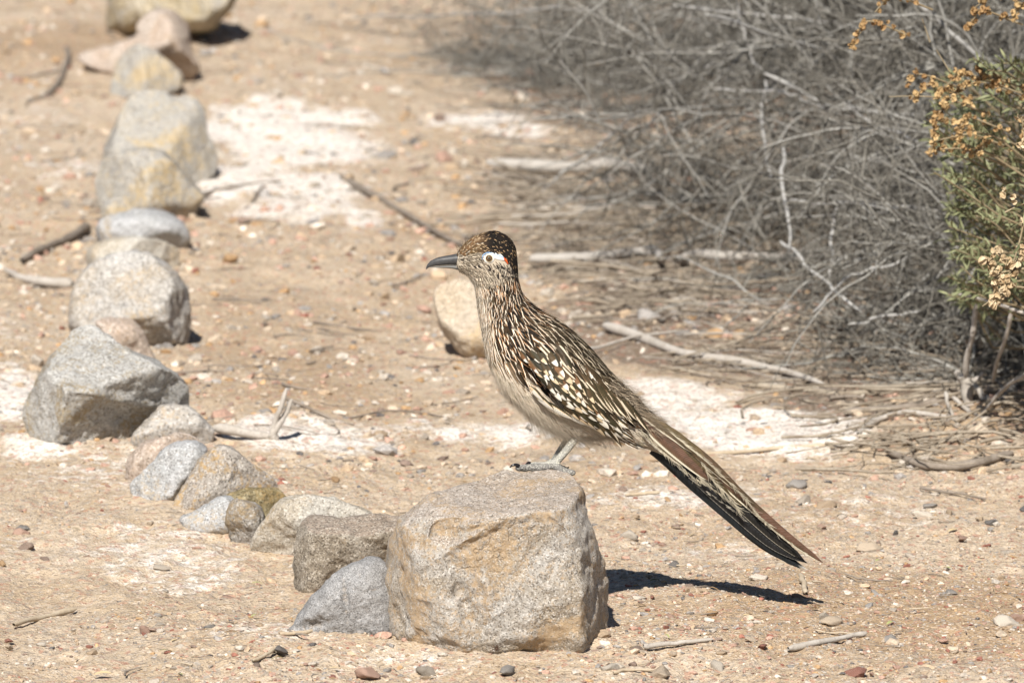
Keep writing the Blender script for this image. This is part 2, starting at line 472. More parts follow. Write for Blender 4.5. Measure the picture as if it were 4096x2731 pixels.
# the rock the bird stands on
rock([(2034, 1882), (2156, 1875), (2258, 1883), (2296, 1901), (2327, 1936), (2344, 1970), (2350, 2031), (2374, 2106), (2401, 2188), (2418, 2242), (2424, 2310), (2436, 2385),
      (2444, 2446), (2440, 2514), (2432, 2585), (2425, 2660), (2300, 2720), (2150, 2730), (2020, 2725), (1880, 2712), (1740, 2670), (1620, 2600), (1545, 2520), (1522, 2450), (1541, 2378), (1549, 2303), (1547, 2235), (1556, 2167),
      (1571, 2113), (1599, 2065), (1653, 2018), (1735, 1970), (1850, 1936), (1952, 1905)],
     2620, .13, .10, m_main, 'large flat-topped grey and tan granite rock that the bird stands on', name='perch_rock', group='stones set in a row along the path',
     planes=((2060, 2040, .118, .006, .0935), (1620, 2300, .085, .085, .0), (2380, 2300, .055, -.115, .0), (1650, 2100, .09, .045, .045)), facets=0, seed=1, rings=110, M=300,
     center=(2000, 2290), box=5.5, rough=.0026, Yc=8.84,
     bumps=((1850, 2380, 190, 34, 1.28, -.014), (1945, 2330, 200, 26, 1.30, .008), (1760, 2130, 90, 38, -.4, -.013), (1950, 2085, 190, 17, -.18, .007), (1880, 2150, 110, 16, -.5, .009),
            (2190, 2200, 130, 80, .5, -.008), (2290, 2140, 150, 15, .8, .006), (2150, 2620, 100, 50, -.3, -.014), (1640, 2480, 90, 60, .8, -.016), (2080, 2470, 160, 60, 1.2, .006), (1710, 2140, 18, 50, .2, .007), (2350, 2500, 60, 130, .1, .006)))
rock([(1176, 2300), (1170, 2235), (1186, 2126), (1215, 2082), (1272, 2060), (1408, 2062), (1592, 2057), (1690, 2100), (1720, 2300), (1620, 2440), (1400, 2450), (1240, 2420), (1185, 2380)],
     2350, .075, .08, m_brown, 'squared brown-grey rock touching the left side of the perch rock', planes=((1400, 2130, .07, .0, .075),), facets=1, seed=2, rings=60, M=170, box=5)
rock([(1120, 2560), (1163, 2494), (1224, 2405), (1306, 2324), (1381, 2263), (1463, 2225), (1517, 2222), (1560, 2270), (1600, 2400), (1580, 2560), (1476, 2600), (1340, 2610), (1200, 2600)],
     2530, .055, .05, m_grey, 'grey wedge-shaped stone leaning against the foot of the perch rock', planes=((1300, 2400, .05, .03, .012),), facets=1, seed=3, rings=60, M=170,
     bumps=((1380, 2380, 120, 14, 1.45, -.006), (1250, 2500, 60, 20, -.2, -.008)))
rock([(1006, 2190), (1020, 2130), (1048, 2078), (1101, 2007), (1161, 1980), (1280, 1977), (1400, 2010), (1490, 2060), (1500, 2150), (1400, 2230), (1250, 2260), (1100, 2250), (1030, 2230)],
     2205, .07, .07, m_tan, 'smooth rounded tan rock between the squared brown rock and a small dark stone', facets=2, seed=4, rings=44, M=130)
rock([(898, 2080), (902, 2050), (928, 2007), (976, 2000), (1036, 2025), (1060, 2080), (1045, 2160), (1000, 2200), (952, 2190), (915, 2160)],
     2165, .035, .04, m_dark, 'small dark grey-brown stone wedged before an olive-brown rock', facets=2, seed=5, rings=34, M=100)
rock([(881, 2110), (885, 2030), (905, 1977), (964, 1957), (1042, 1945), (1107, 1954), (1160, 1985), (1190, 2060), (1120, 2150), (960, 2160)],
     2110, .05, .06, m_olive, 'olive-brown mossy looking rock behind the small dark stone', facets=2, seed=6, rings=34, M=100)
rock([(722, 2080), (774, 2040), (833, 2010), (887, 1983), (950, 2010), (960, 2100), (893, 2150), (762, 2145)],
     2110, .04, .05, m_blue, 'low blue-grey slab left of the olive-brown rock', facets=1, seed=7, rings=34, M=100)
rock([(888, 1774), (941, 1788), (1018, 1849), (1125, 1948), (1100, 2050), (950, 2070), (735, 2070), (687, 2020), (735, 1933), (796, 1849), (842, 1795)],
     2035, .06, .07, m_orange, 'pointed grey rock with orange stains near the middle of the row', planes=((900, 1900, .055, .03, .02), (850, 1900, .05, -.02, .0)), facets=2, seed=8, rings=40, M=120)
rock([(640, 1800), (720, 1760), (800, 1765), (834, 1811), (803, 1890), (730, 1980), (673, 2030), (560, 2010), (520, 1950), (560, 1890)],
     1985, .05, .05, m_blue, 'pale blue-grey slanting stone left of the pointed rock', planes=((680, 1880, .045, .03, .01),), facets=2, seed=9, rings=36, M=110)
rock([(500, 1860), (530, 1800), (590, 1760), (680, 1736), (770, 1742), (834, 1790), (830, 1850), (700, 1930), (560, 1960), (505, 1930)],
     1925, .05, .06, m_pink, 'grey-pink low stone just behind the pale blue-grey slanting stone', facets=2, seed=10, rings=36, M=110)
rock([(525, 1740), (597, 1665), (635, 1619), (704, 1604), (773, 1627), (826, 1673), (860, 1719), (849, 1775), (790, 1800), (650, 1810), (540, 1800)],
     1775, .05, .06, m_white, 'whitish stone with a dead branch lying against its right end', facets=3, seed=11, rings=36, M=110)
rock([(95, 1620), (153, 1489), (222, 1390), (283, 1321), (337, 1306), (383, 1313), (459, 1359), (536, 1405), (635, 1447), (712, 1489), (758, 1543), (757, 1612), (700, 1700), (560, 1790), (459, 1830), (306, 1830), (150, 1790), (95, 1700)],
     1765, .13, .12, m_lich, 'biggest boulder at the left, grey above with a brown-olive lower face', planes=((430, 1560, .125, -.0, .055), (230, 1500, .11, .065, .0), (560, 1620, .11, -.045, -.0)), facets=1, seed=12, rings=56, M=160, box=4,
     bumps=((480, 1600, 240, 26, .22, .012), (560, 1680, 160, 60, .5, -.012), (250, 1600, 30, 160, .25, .010)))
rock([(378, 1300), (400, 1275), (459, 1267), (536, 1290), (582, 1359), (625, 1450), (560, 1500), (430, 1480)],
     1440, .05, .06, m_pink, 'small orange-tan stone tucked behind the biggest left boulder', facets=1, seed=13, rings=30, M=90)
rock([(268, 1260), (275, 1206), (306, 1122), (367, 1053), (459, 1007), (574, 999), (650, 1030), (704, 1084), (750, 1160), (767, 1244), (758, 1344), (735, 1385), (612, 1410), (480, 1400), (330, 1360), (275, 1310)],
     1375, .12, .12, m_white, 'big rounded pale granite boulder behind the biggest left boulder', planes=((560, 1290, .115, .0, -.05), (690, 1250, .09, -.10, 0)), facets=2, seed=14, rings=50, M=150)
rock([(345, 1030), (370, 975), (470, 945), (600, 945), (700, 985), (722, 1040), (700, 1110), (560, 1130), (400, 1120)],
     1080, .07, .08, m_tan, 'low tan stone just behind the big rounded pale boulder', facets=2, seed=15, rings=30, M=90)
rock([(383, 930), (408, 874), (510, 842), (606, 836), (702, 868), (757, 925), (740, 1000), (600, 1020), (430, 1000)],
     985, .08, .08, m_blue, 'flat grey-green stone with a reddish mark in the row', facets=1, seed=16, rings=30, M=90)
rock([(400, 850), (415, 810), (472, 778), (536, 791), (575, 830), (560, 890), (430, 890)],
     868, .04, .05, m_yell, 'small yellowish stone below the yellow-grey boulder', facets=1, seed=17, rings=26, M=80)
rock([(376, 720), (408, 638), (459, 612), (542, 590), (638, 597), (695, 638), (766, 721), (823, 791), (790, 850), (785, 905), (735, 925), (640, 900), (500, 880), (400, 840), (380, 770)],
     880, .12, .12, m_yell, 'yellow and grey boulder slanting down to the right', planes=((600, 700, .11, .0, .06), (600, 820, .12, -.04, -.05)), facets=2, seed=18, rings=40, M=120)
rock([(415, 650), (421, 574), (472, 478), (510, 396), (574, 364), (651, 370), (695, 389), (753, 383), (804, 421), (829, 510), (868, 625), (858, 700), (800, 750), (650, 780), (470, 760)],
     735, .14, .14, m_yell, 'tall grey boulder with a tan right half, second boulder above the small yellowish stone', planes=((560, 520, .13, .02, .07), (790, 560, .10, -.08, .02)), facets=2, seed=19, rings=40, M=120)
rock([(434, 370), (450, 300), (472, 242), (542, 179), (606, 191), (676, 242), (734, 306), (730, 350), (689, 390), (600, 420), (470, 410)],
     380, .12, .12, m_yell, 'grey stone with a yellow spot in front of the pinkish rock', facets=3, seed=20, rings=34, M=100)
rock([(315, 225), (447, 179), (542, 140), (549, 89), (593, 51), (657, 35), (715, 64), (759, 128), (770, 190), (808, 268), (791, 300), (730, 340), (560, 350), (400, 290)],
     312, .13, .13, m_pink, 'pale pinkish pointed rock below the boulder cut by the top edge', facets=3, seed=21, rings=34, M=110)
rock([(420, 80), (425, 118), (472, 160), (600, 175), (766, 150), (855, 130), (893, 77), (938, 13), (950, -60), (900, -160), (700, -220), (500, -200), (425, -80)],
     150, .22, .2, m_sandy, 'big yellowish boulder cut off by the top edge of the picture', facets=1, seed=22, rings=34, M=110, rough=.003)
rock([(1735, 1200), (1750, 1140), (1800, 1115), (1870, 1115), (1930, 1150), (1995, 1250), (2010, 1390), (1985, 1440), (1960, 1450), (1890, 1445), (1830, 1400), (1770, 1330), (1745, 1270)],
     1430, .07, .09, rock_mat('granite_cream', (.54, .44, .32), (.56, .48, .38), (.50, .40, .29), (.60, .45, .27), .4, 14, 300), 'cream-coloured stone standing on the ground behind the bird', facets=1, seed=23, rings=34, M=110, group='single stones lying about')

# ------------------------------------------------------------------ small stones: gravel and pebbles
def ico(sub):
    bm = bmesh.new(); bmesh.ops.create_icosphere(bm, subdivisions=sub, radius=1)
    V = np.array([v.co[:] for v in bm.verts]); F = np.array([[v.index for v in f.verts] for f in bm.faces]); bm.free()
    return V, F
ICO = {1: ico(1), 2: ico(2), 3: ico(3)}
def pebble_shapes(sub, n, seed):
    V, F = ICO[sub]; rg = np.random.default_rng(seed); out = []
    for k in range(n):
        v = V.copy()
        for c in range(11):
            d = rg.normal(size=3); d /= np.linalg.norm(d); h = rg.uniform(.45, .8)
            ex = np.maximum(0, v @ d - h); v -= ex[:, None] * d
        v *= 1 + .10 * rg.normal(size=(len(v), 1)) * (1 if sub == 1 else .35)
        v *= np.array([1, rg.uniform(.6, .95), rg.uniform(.4, .7)])
        out.append(v)
    return np.array(out), F

PAL = np.array([[.47, .36, .25], [.56, .46, .35], [.62, .56, .48], [.47, .31, .24], [.33, .15, .11], [.34, .32, .30], [.16, .15, .145], [.50, .33, .18], [.42, .37, .31], [.28, .21, .17]])
PALN = ['tan', 'beige', 'whitish', 'pink', 'red', 'grey', 'dark', 'orange', 'greyish tan', 'brown']
ROCK_PX = []  # filled below: keep loose stones off the big rocks

m_grav = NT('gravel_stone')
_c = m_grav.attr('tint'); _n = m_grav.noise(m_grav.coord(), 300, 3, .7)
m_grav = m_grav.done(m_grav.mix(1.0, _c, m_grav.mix(m_grav.ramp(_n, .3, .75), (.68, .68, .68), (1.18, 1.15, 1.12)), 'MULTIPLY'), m_grav.bump(_n, .6, .001), .88, .2)
m_peb = NT('loose_pebble')
_oi = m_peb.n('ShaderNodeObjectInfo'); _n = m_peb.noise(m_peb.coord(), 220, 4, .7); _v = m_peb.sep(m_peb.voro(m_peb.coord(), 500))
_cc = m_peb.mix(1.0, _oi.outputs['Color'], m_peb.mix(m_peb.ramp(_n, .3, .72), (.62, .6, .58), (1.22, 1.2, 1.16)), 'MULTIPLY')
_cc = m_peb.mix(m_peb.math('MULTIPLY', m_peb.ramp(_v[0], .8, .92), .4), _cc, (.62, .58, .52))
m_peb = m_peb.done(_cc, m_peb.bump(_n, .8, .0015), .88, .2)

def scatter_px(n, y0, y1, power=1.0, x0=-60, x1=4156):
    """ground points spread evenly over what the photo shows between two heights"""
    py = y0 + (y1 - y0) * RNG.random(n) ** power
    px = x0 + (x1 - x0) * RNG.random(n)
    px = px + 130 * ((px > 2255) & (px < 2340) & (py > 1850) & (py < 1915))
    Y = H / np.tan(PITCH + np.arctan((py - 1365.5) * KP))
    p = PA(px, py, Y)
    p[:, 2] = gz(p[:, 0], p[:, 1], True)
    return p, px, py

def gravel(name, p, size, cols, sub, nshape, seed, label):
    S, F = pebble_shapes(sub, nshape, seed); n = len(p)
    k = RNG.integers(0, nshape, n); a = RNG.random(n) * 2 * math.pi
    v = S[k] * size[:, None, None]
    tlt = RNG.normal(0, .25, n)
    z = v[:, :, 2] * np.cos(tlt)[:, None] + v[:, :, 0] * np.sin(tlt)[:, None]
    x = v[:, :, 0] * np.cos(tlt)[:, None] - v[:, :, 2] * np.sin(tlt)[:, None]
    xr = x * np.cos(a)[:, None] - v[:, :, 1] * np.sin(a)[:, None]; yr = x * np.sin(a)[:, None] + v[:, :, 1] * np.cos(a)[:, None]
    V = np.stack([xr, yr, z + size[:, None] * .12], -1) + p[:, None, :]
    nv = S.shape[1]
    FF = (F[None] + (np.arange(n) * nv)[:, None, None]).reshape(-1, 3)
    me = mesh_np(name, V.reshape(-1, 3), FF, {'tint': np.repeat(cols, nv, 0)}, smooth=False)
    return tag(link(name, me, m_grav), label, kind='stuff')

def pick_cols(n, w, jit=.16):
    w = np.array(w, float); k = RNG.choice(len(PAL), n, p=w / w.sum())
    return PAL[k] * np.exp(RNG.normal(0, jit, (n, 1))), k

def thin(p, px, py):
    """fewer stones on the trodden smooth sand at the left, and clumps elsewhere"""
    d = .55 + .6 * fbm(p[:, 0] * 7, p[:, 1] * 4, 8.0, 3)
    d = d + .5 * sstep(1800, 3400, px) * sstep(1500, 2300, py) + .55 * sstep(2350, 2600, py) * sstep(500, 1300, px)
    d = d - .35 * sstep(1100, 500, px) * sstep(1700, 2000, py)
    return RNG.random(len(p)) < d

p, px, py = scatter_px(24000, 1850, 2800)
k = thin(p, px, py); p, px, py = p[k], px[k], py[k]
sz = np.exp(RNG.normal(math.log(.0016), .45, len(p)))
cw = [3, 3, 2.6, 2.0, .9, 1.8, .5, .9, 1.5, .7]
gravel('fine_gravel', p, sz, pick_cols(len(p), cw)[0], 1, 12, 1, 'fine mixed gravel strewn over the near ground')
p, px, py = scatter_px(2900, 1900, 2800, .8)
k = thin(p, px, py); p = p[k]
sz = np.exp(RNG.normal(math.log(.0039), .34, len(p)))
gravel('coarse_gravel', p, sz, pick_cols(len(p), cw)[0], 2, 10, 2, 'coarser pink, grey and tan gravel on the near ground')
p, px, py = scatter_px(17000, -60, 1900)
k = RNG.random(len(p)) < .7 + .7 * fbm(p[:, 0] * 3, p[:, 1] * 1.2, 4.0, 3); p = p[k]
sz = np.exp(RNG.normal(math.log(.0052), .48, len(p)))
p2, px2, py2 = scatter_px(2300, -60, 1750)
k2 = (RNG.random(len(p2)) < .5 + .9 * fbm(p2[:, 0] * 3, p2[:, 1] * 1.2, 7.0, 3)); p2 = p2[k2]
gravel('far_clods', p2, np.exp(RNG.normal(math.log(.0095), .35, len(p2))), pick_cols(len(p2), [3, 3, 1.6, 2.2, .1, 1.2, .25, .9, 1.8, 1.0], .12)[0], 2, 10, 9, 'crumbly soil clods and stones over the ground further back')
gravel('far_gravel', p, sz, pick_cols(len(p), [3, 3, 2.6, 2.0, .25, 1.6, .5, .8, 1.6, .6])[0], 1, 12, 3, 'pale pinkish gravel over the ground further back')

# pebbles large enough to pick out one by one
MARKS = [(1980, 2300, 'the perch rock'), (1400, 2200, 'the squared brown-grey rock'), (1360, 2420, 'the grey wedge stone'), (1240, 2100, 'the rounded tan rock'), (930, 1920, 'the pointed orange-stained rock'), (690, 1700, 'the whitish stone'),
         (420, 1570, 'the biggest left boulder'), (520, 1200, 'the big rounded pale boulder'), (570, 920, 'the flat grey-green stone'), (600, 740, 'the yellow-grey boulder'), (650, 560, 'the tall grey and tan boulder'), (600, 230, 'the pinkish pointed rock'),
         (1880, 1280, 'the cream stone behind the bird'), (3240, 2260, 'the tail tip'), (2850, 2380, 'the tail shadow'), (3330, 2495, 'the lone pale rounded stone'), (3040, 2320, 'the whitish angular stone'), (3490, 2205, 'the flat beige slab'),
         (2690, 2620, 'the beige stone near the bottom'), (2870, 2680, 'the large whitish pebble'), (3720, 2030, 'the blue-grey pebble'), (3960, 2095, 'the dark greenish pebble'), (3300, 2580, 'the grey driftwood piece'), (3700, 2500, 'the brown soil mound'),
         (3870, 1560, 'the pale little stump'), (3050, 1800, 'the long straw branch'), (180, 2480, 'the tan stick on the sand'), (640, 2280, 'the long grey clod'), (90, 2120, 'the flat grey-brown stone'), (1120, 2605, 'the slate chip'),
         (1110, 1740, 'the forked dead branch'), (200, 1020, 'the thick dark curved stick'), (1600, 860, 'the long slanting dark stick'), (2280, 715, 'the long level branch'), (1000, 720, 'the white crust patch'), (2300, 1600, 'the bird body'),
         (1950, 1030, 'the bird head'), (3900, 2320, 'the middle of the right edge'), (60, 2650, 'the bottom left corner'), (4000, 2660, 'the bottom right corner'), (2000, 2720, 'the bottom centre'), (1600, 380, 'the cream stone on the slope'), (230, 330, 'the dark stick on the top left mound')]
_SEEN = {}
def where(px, py, what):
    best = sorted(MARKS, key=lambda m: math.hypot(m[0] - px, (m[1] - py) * 1.3))[:6]
    for extra in ('', 'rounded ', 'angular ', 'flattish '):
        for mx, my, nm in best:
            dx, dy = px - mx, (py - my) * 1.3
            d = math.hypot(dx, dy); a = ('right of' if dx > 0 else 'left of') if abs(dx) > abs(dy) else ('below' if dy > 0 else 'above')
            far = 'close ' if d < 170 else 'a little ' if d < 380 else 'well '
            if extra and extra.strip() in what: continue
            s = f'{extra}{what} {far}{a} {nm}'.replace('  ', ' ')
            if s not in _SEEN:
                _SEEN[s] = 1; return s
    return f'{what} {far}{a} {nm}'
def zone_of(px, py):
    if py > 2350:
        if px > 3300: return 'in the brown gravel at the lower right corner'
        if px > 2450: return 'in the gravel right of the perch rock below the tail shadow'
        if px > 1500: return 'in the gravel at the foot of the perch rock'
        return 'on the smooth sand at the lower left'
    if py > 1800:
        if px > 3300: return 'on the ground right of the tail tip'
        if px > 2450: return 'on the ground under the long tail'
        return 'beside the row of stones at the left'
    if py > 1000:
        if px < 900: return 'on the ground left of the row of stones'
        if px < 2000: return 'on the bare ground between the row of stones and the bird'
        return 'among the fallen twigs behind the bird'
    return 'on the blurred gravel slope at the top' if px < 1900 else 'near the dead shrub at the top'
PSH, PF = pebble_shapes(3, 12, 55)
PME = []
for k in range(12):
    v = PSH[k]
    v = v * (1 + .13 * fbm(v[:, 0] * 2.4 + k, v[:, 1] * 2.4, v[:, 2] * 2.4, 4))[:, None]
    m = mesh_np('pebble', v, PF, smooth=True); m.materials.append(m_peb); PME.append(m)
def pebble(px, py, size, ci, zrot=None, label=None, squash=1, name='pebble', kshape=None, col=None):
    p = G(px, py)
    o = bpy.data.objects.new(name, PME[random.randrange(12) if kshape is None else kshape]); COL.objects.link(o)
    o.location = (p.x, p.y, p.z + size * .18); o.scale = (size, size * random.uniform(.8, 1), size * random.uniform(.8, 1.15) * squash)
    o.rotation_euler = (random.uniform(-.25, .25), random.uniform(-.25, .25), random.uniform(0, 6.28) if zrot is None else zrot)
    c = PAL[ci] * math.exp(random.gauss(0, .14)) if col is None else np.array(col)
    o.color = (*[float(min(1, x)) for x in c], 1)
    z = zone_of(px, py)
    tag(o, label or where(px, py, ('larger' if size * pxm(p.y) > 30 else 'small' if size * pxm(p.y) > 21 else 'tiny') + ' %s pebble' % PALN[ci]), 'pebble', 'loose stones on the ground')
    return o
random.seed(21)
hand = [ # px, py, size m, colour, label
    (3190, 2395, .011, 9, 'dark knobbly stone standing in the shadow of the tail'),
    (3330, 2495, .0165, 1, 'pale rounded stone alone below the end of the tail shadow'),
    (3040, 2320, .013, 2, 'whitish angular stone between the tail and its shadow'),
    (2545, 2600, .013, 9, 'purple-brown stone beside the lower right corner of the perch rock'),
    (3490, 2205, .019, 1, 'flat beige slab right of the tail tip'),
    (2690, 2620, .012, 1, 'beige stone right of the purple-brown stone near the bottom'),
    (2870, 2680, .015, 2, 'large whitish pebble in the bottom gravel'),
    (2640, 2700, .017, 1, 'broad tan pebble cut by the bottom edge right of the perch rock'),
    (3720, 2030, .0115, 5, 'dark blue-grey pebble right of the tail, lower one'),
    (3210, 2010, .013, 8, 'grey-brown flat stone right of the middle of the tail'),
    (3960, 2095, .012, 6, 'dark greenish pebble near the right edge'),
    (1480, 2705, .020, 3, 'pinkish red stone cut by the bottom edge below the grey wedge'),
    (2030, 2695, .016, 5, 'grey pebble at the bottom centre below the perch rock'),
    (1700, 2700, .014, 8, 'flat grey-tan pebble left of the bottom centre'),
    (2440, 2680, .012, 2, 'pale pebble below the right foot of the perch rock'),
    (3330, 2590, .009, 8, 'small flat bluish stone below the lone pale stone'),
    (3560, 2560, .016, 5, 'flat grey stone in the brown soil at the right'),
    (2560, 2395, .009, 2, 'white speckled chip right of the perch rock under its shadow'),
    (1340, 1925, .010, 7, 'small orange-brown stone left of the perch rock top'),
    (1600, 380, .022, 2, 'cream stone high on the blurred slope left of the shrub'),
    (1910, 290, .022, 1, 'pale tan stone at the left edge of the dead shrub'),
    (2150, 960, .016, 1, 'cream stone just right of the bird crown'),
    (2190, 1180, .016, 2, 'pale triangular stone right of the bird neck'),
    (1040, 110, .024, 7, 'orange-tan flat stone right of the top boulder'),
    (860, 630, .022, 2, 'flat pale slab right of the tall grey boulder'),
    (90, 2120, .014, 5, 'flat grey-brown stone alone on the sand at the left edge'),
    (180, 2242, .0075, 9, 'small purple-brown pebble on the smooth sand at left'),
    (640, 2280, .015, 8, 'long grey clod on the sand left of the brown rock'),
    (830, 2515, .012, 5, 'grey angular stone left of the grey wedge'),
    (1120, 2605, .013, 6, 'dark slate chip below the grey wedge'),
    (1030, 2665, .011, 9, 'rounded brown stone below the dark slate chip'),
    (640, 2500, .008, 8, 'small greenish grey pebble on the sand at lower left'),
    (35, 2565, .008, 4, 'small red pebble at the lower left edge'),
    (910, 2398, .009, 3, 'pink pebble left of the squared brown rock'),
    (550, 2405, .007, 0, 'small tan pebble half sunk in the lower left sand'),
    (3850, 2160, .012, 3, 'pink stone near the right edge below the twigs'),
    (4030, 2500, .016, 2, 'pale lump at the right edge of the brown soil'),
    (3000, 2560, .010, 1, 'pale pebble under the driftwood piece'),
    (3700, 2690, .014, 1, 'tan lump at the bottom right'),
    (3430, 2700, .017, 4, 'flat brick-red stone at the bottom edge right of centre'),
    (3050, 2590, .009, 4, 'dark red pebble in the bottom gravel'),
    (3900, 1470, .012, 1, 'tan stone under the broken stems'),
    (3450, 1640, .011, 7, 'orange-tan pebble among the twigs at the right'),
]
for px, py, s, ci, lab in hand:
    pebble(px, py, s, ci, label=lab, squash=.8)
def off_rocks(px, py):
    return not ((1500 < px < 2460 and 1850 < py < 2640) or (1120 < px < 1600 and 2040 < py < 2560) or (80 < px < 880 and 1280 < py < 2040 and px < 900) or (260 < px < 900 and 0 < py < 1400) or (690 < px < 1420 and 1760 < py < 2240))
cnt = 0
while cnt < 175:
    py = 200 + 2520 * random.random() ** .62; px = random.uniform(0, 4096)
    if not off_rocks(px, py): continue
    if py > 1900 and px < 1000 and random.random() < .6: continue
    big = 8.8 / gdist(py)
    s = math.exp(random.gauss(math.log(.0068), .25)) / max(.6, big)
    ci = random.choices(range(10), [3, 3, 2.6, 2.2, .9 if py > 1900 else .1, 1.8, .5, 1, 1.4, .7])[0]
    pebble(px, py, s, ci)
    cnt += 1

# ------------------------------------------------------------------ sticks, twigs and fallen leaves on the ground
def wood_mat(name, a, b, d):
    t = NT(name); mp = t.n('ShaderNodeMapping'); t.l(t.coord(), mp.inputs[0])
    n1 = t.noise(mp.outputs[0], 35, 5, .65); n2 = t.noise(mp.outputs[0], 300, 3, .6)
    c = t.mix(t.ramp(n1, .35, .65), a, b); c = t.mix(t.math('MULTIPLY', t.ramp(n2, .5, .75), .6), c, d)
    return t.done(c, t.bump(n2, .6, .001), .85, .2)
w_grey = wood_mat('weathered_wood', (.40, .36, .31), (.50, .46, .41), (.22, .19, .16))
w_pale = wood_mat('bleached_wood', (.36, .33, .295), (.45, .42, .38), (.34, .31, .27))
w_lit = wood_mat('litter_wood', (.24, .195, .145), (.40, .345, .27), (.13, .10, .07))
w_dark = wood_mat('dark_wood', (.20, .165, .13), (.30, .255, .21), (.10, .08, .06))
w_straw = wood_mat('straw', (.46, .37, .26), (.52, .44, .33), (.32, .25, .16))
w_fine = wood_mat('fine_twig_bark_shaded', (.135, .125, .105), (.285, .27, .235), (.07, .062, .05))  # brown bark, darkened in colour so gaps in the shrub look shaded
w_shrub = wood_mat('dead_twig_bark', (.27, .26, .235), (.39, .38, .35), (.15, .14, .12))

def stick(pts, r0, r1, mat, label, name='fallen_twig', cat='twig', group='twigs and sticks lying on the ground', ground=True, Y=None, parent=None, n=18, lift=0.0, kink=.0012):
    W = []
    for q in pts:
        if len(q) == 3: W.append(P(*q))
        else: W.append(G(q[0], q[1], max(r0, r1) * .75 + lift + .002))
    W = catmull(np.array([w[:] for w in W]), n)
    sd = random.random() * 50
    W[:, 0] += kink * vnoise(np.arange(n) * .6 + sd, sd); W[:, 2] += kink * .8 * vnoise(np.arange(n) * .6 + sd, sd + 9)
    rr = np.linspace(r0, r1, n) * (1 + .18 * vnoise(np.arange(n) * .8 + sd, 3.3)); rr[0] *= .55; rr[-1] *= .4
    V, F = tubes(W[None], rr[None], 8)
    me = mesh_np(name, V, F)
    o = link(name, me, mat, parent, origin=None if parent is not None else tuple(float(x) for x in W[0]))
    if parent is None: tag(o, label, cat, group)
    return o
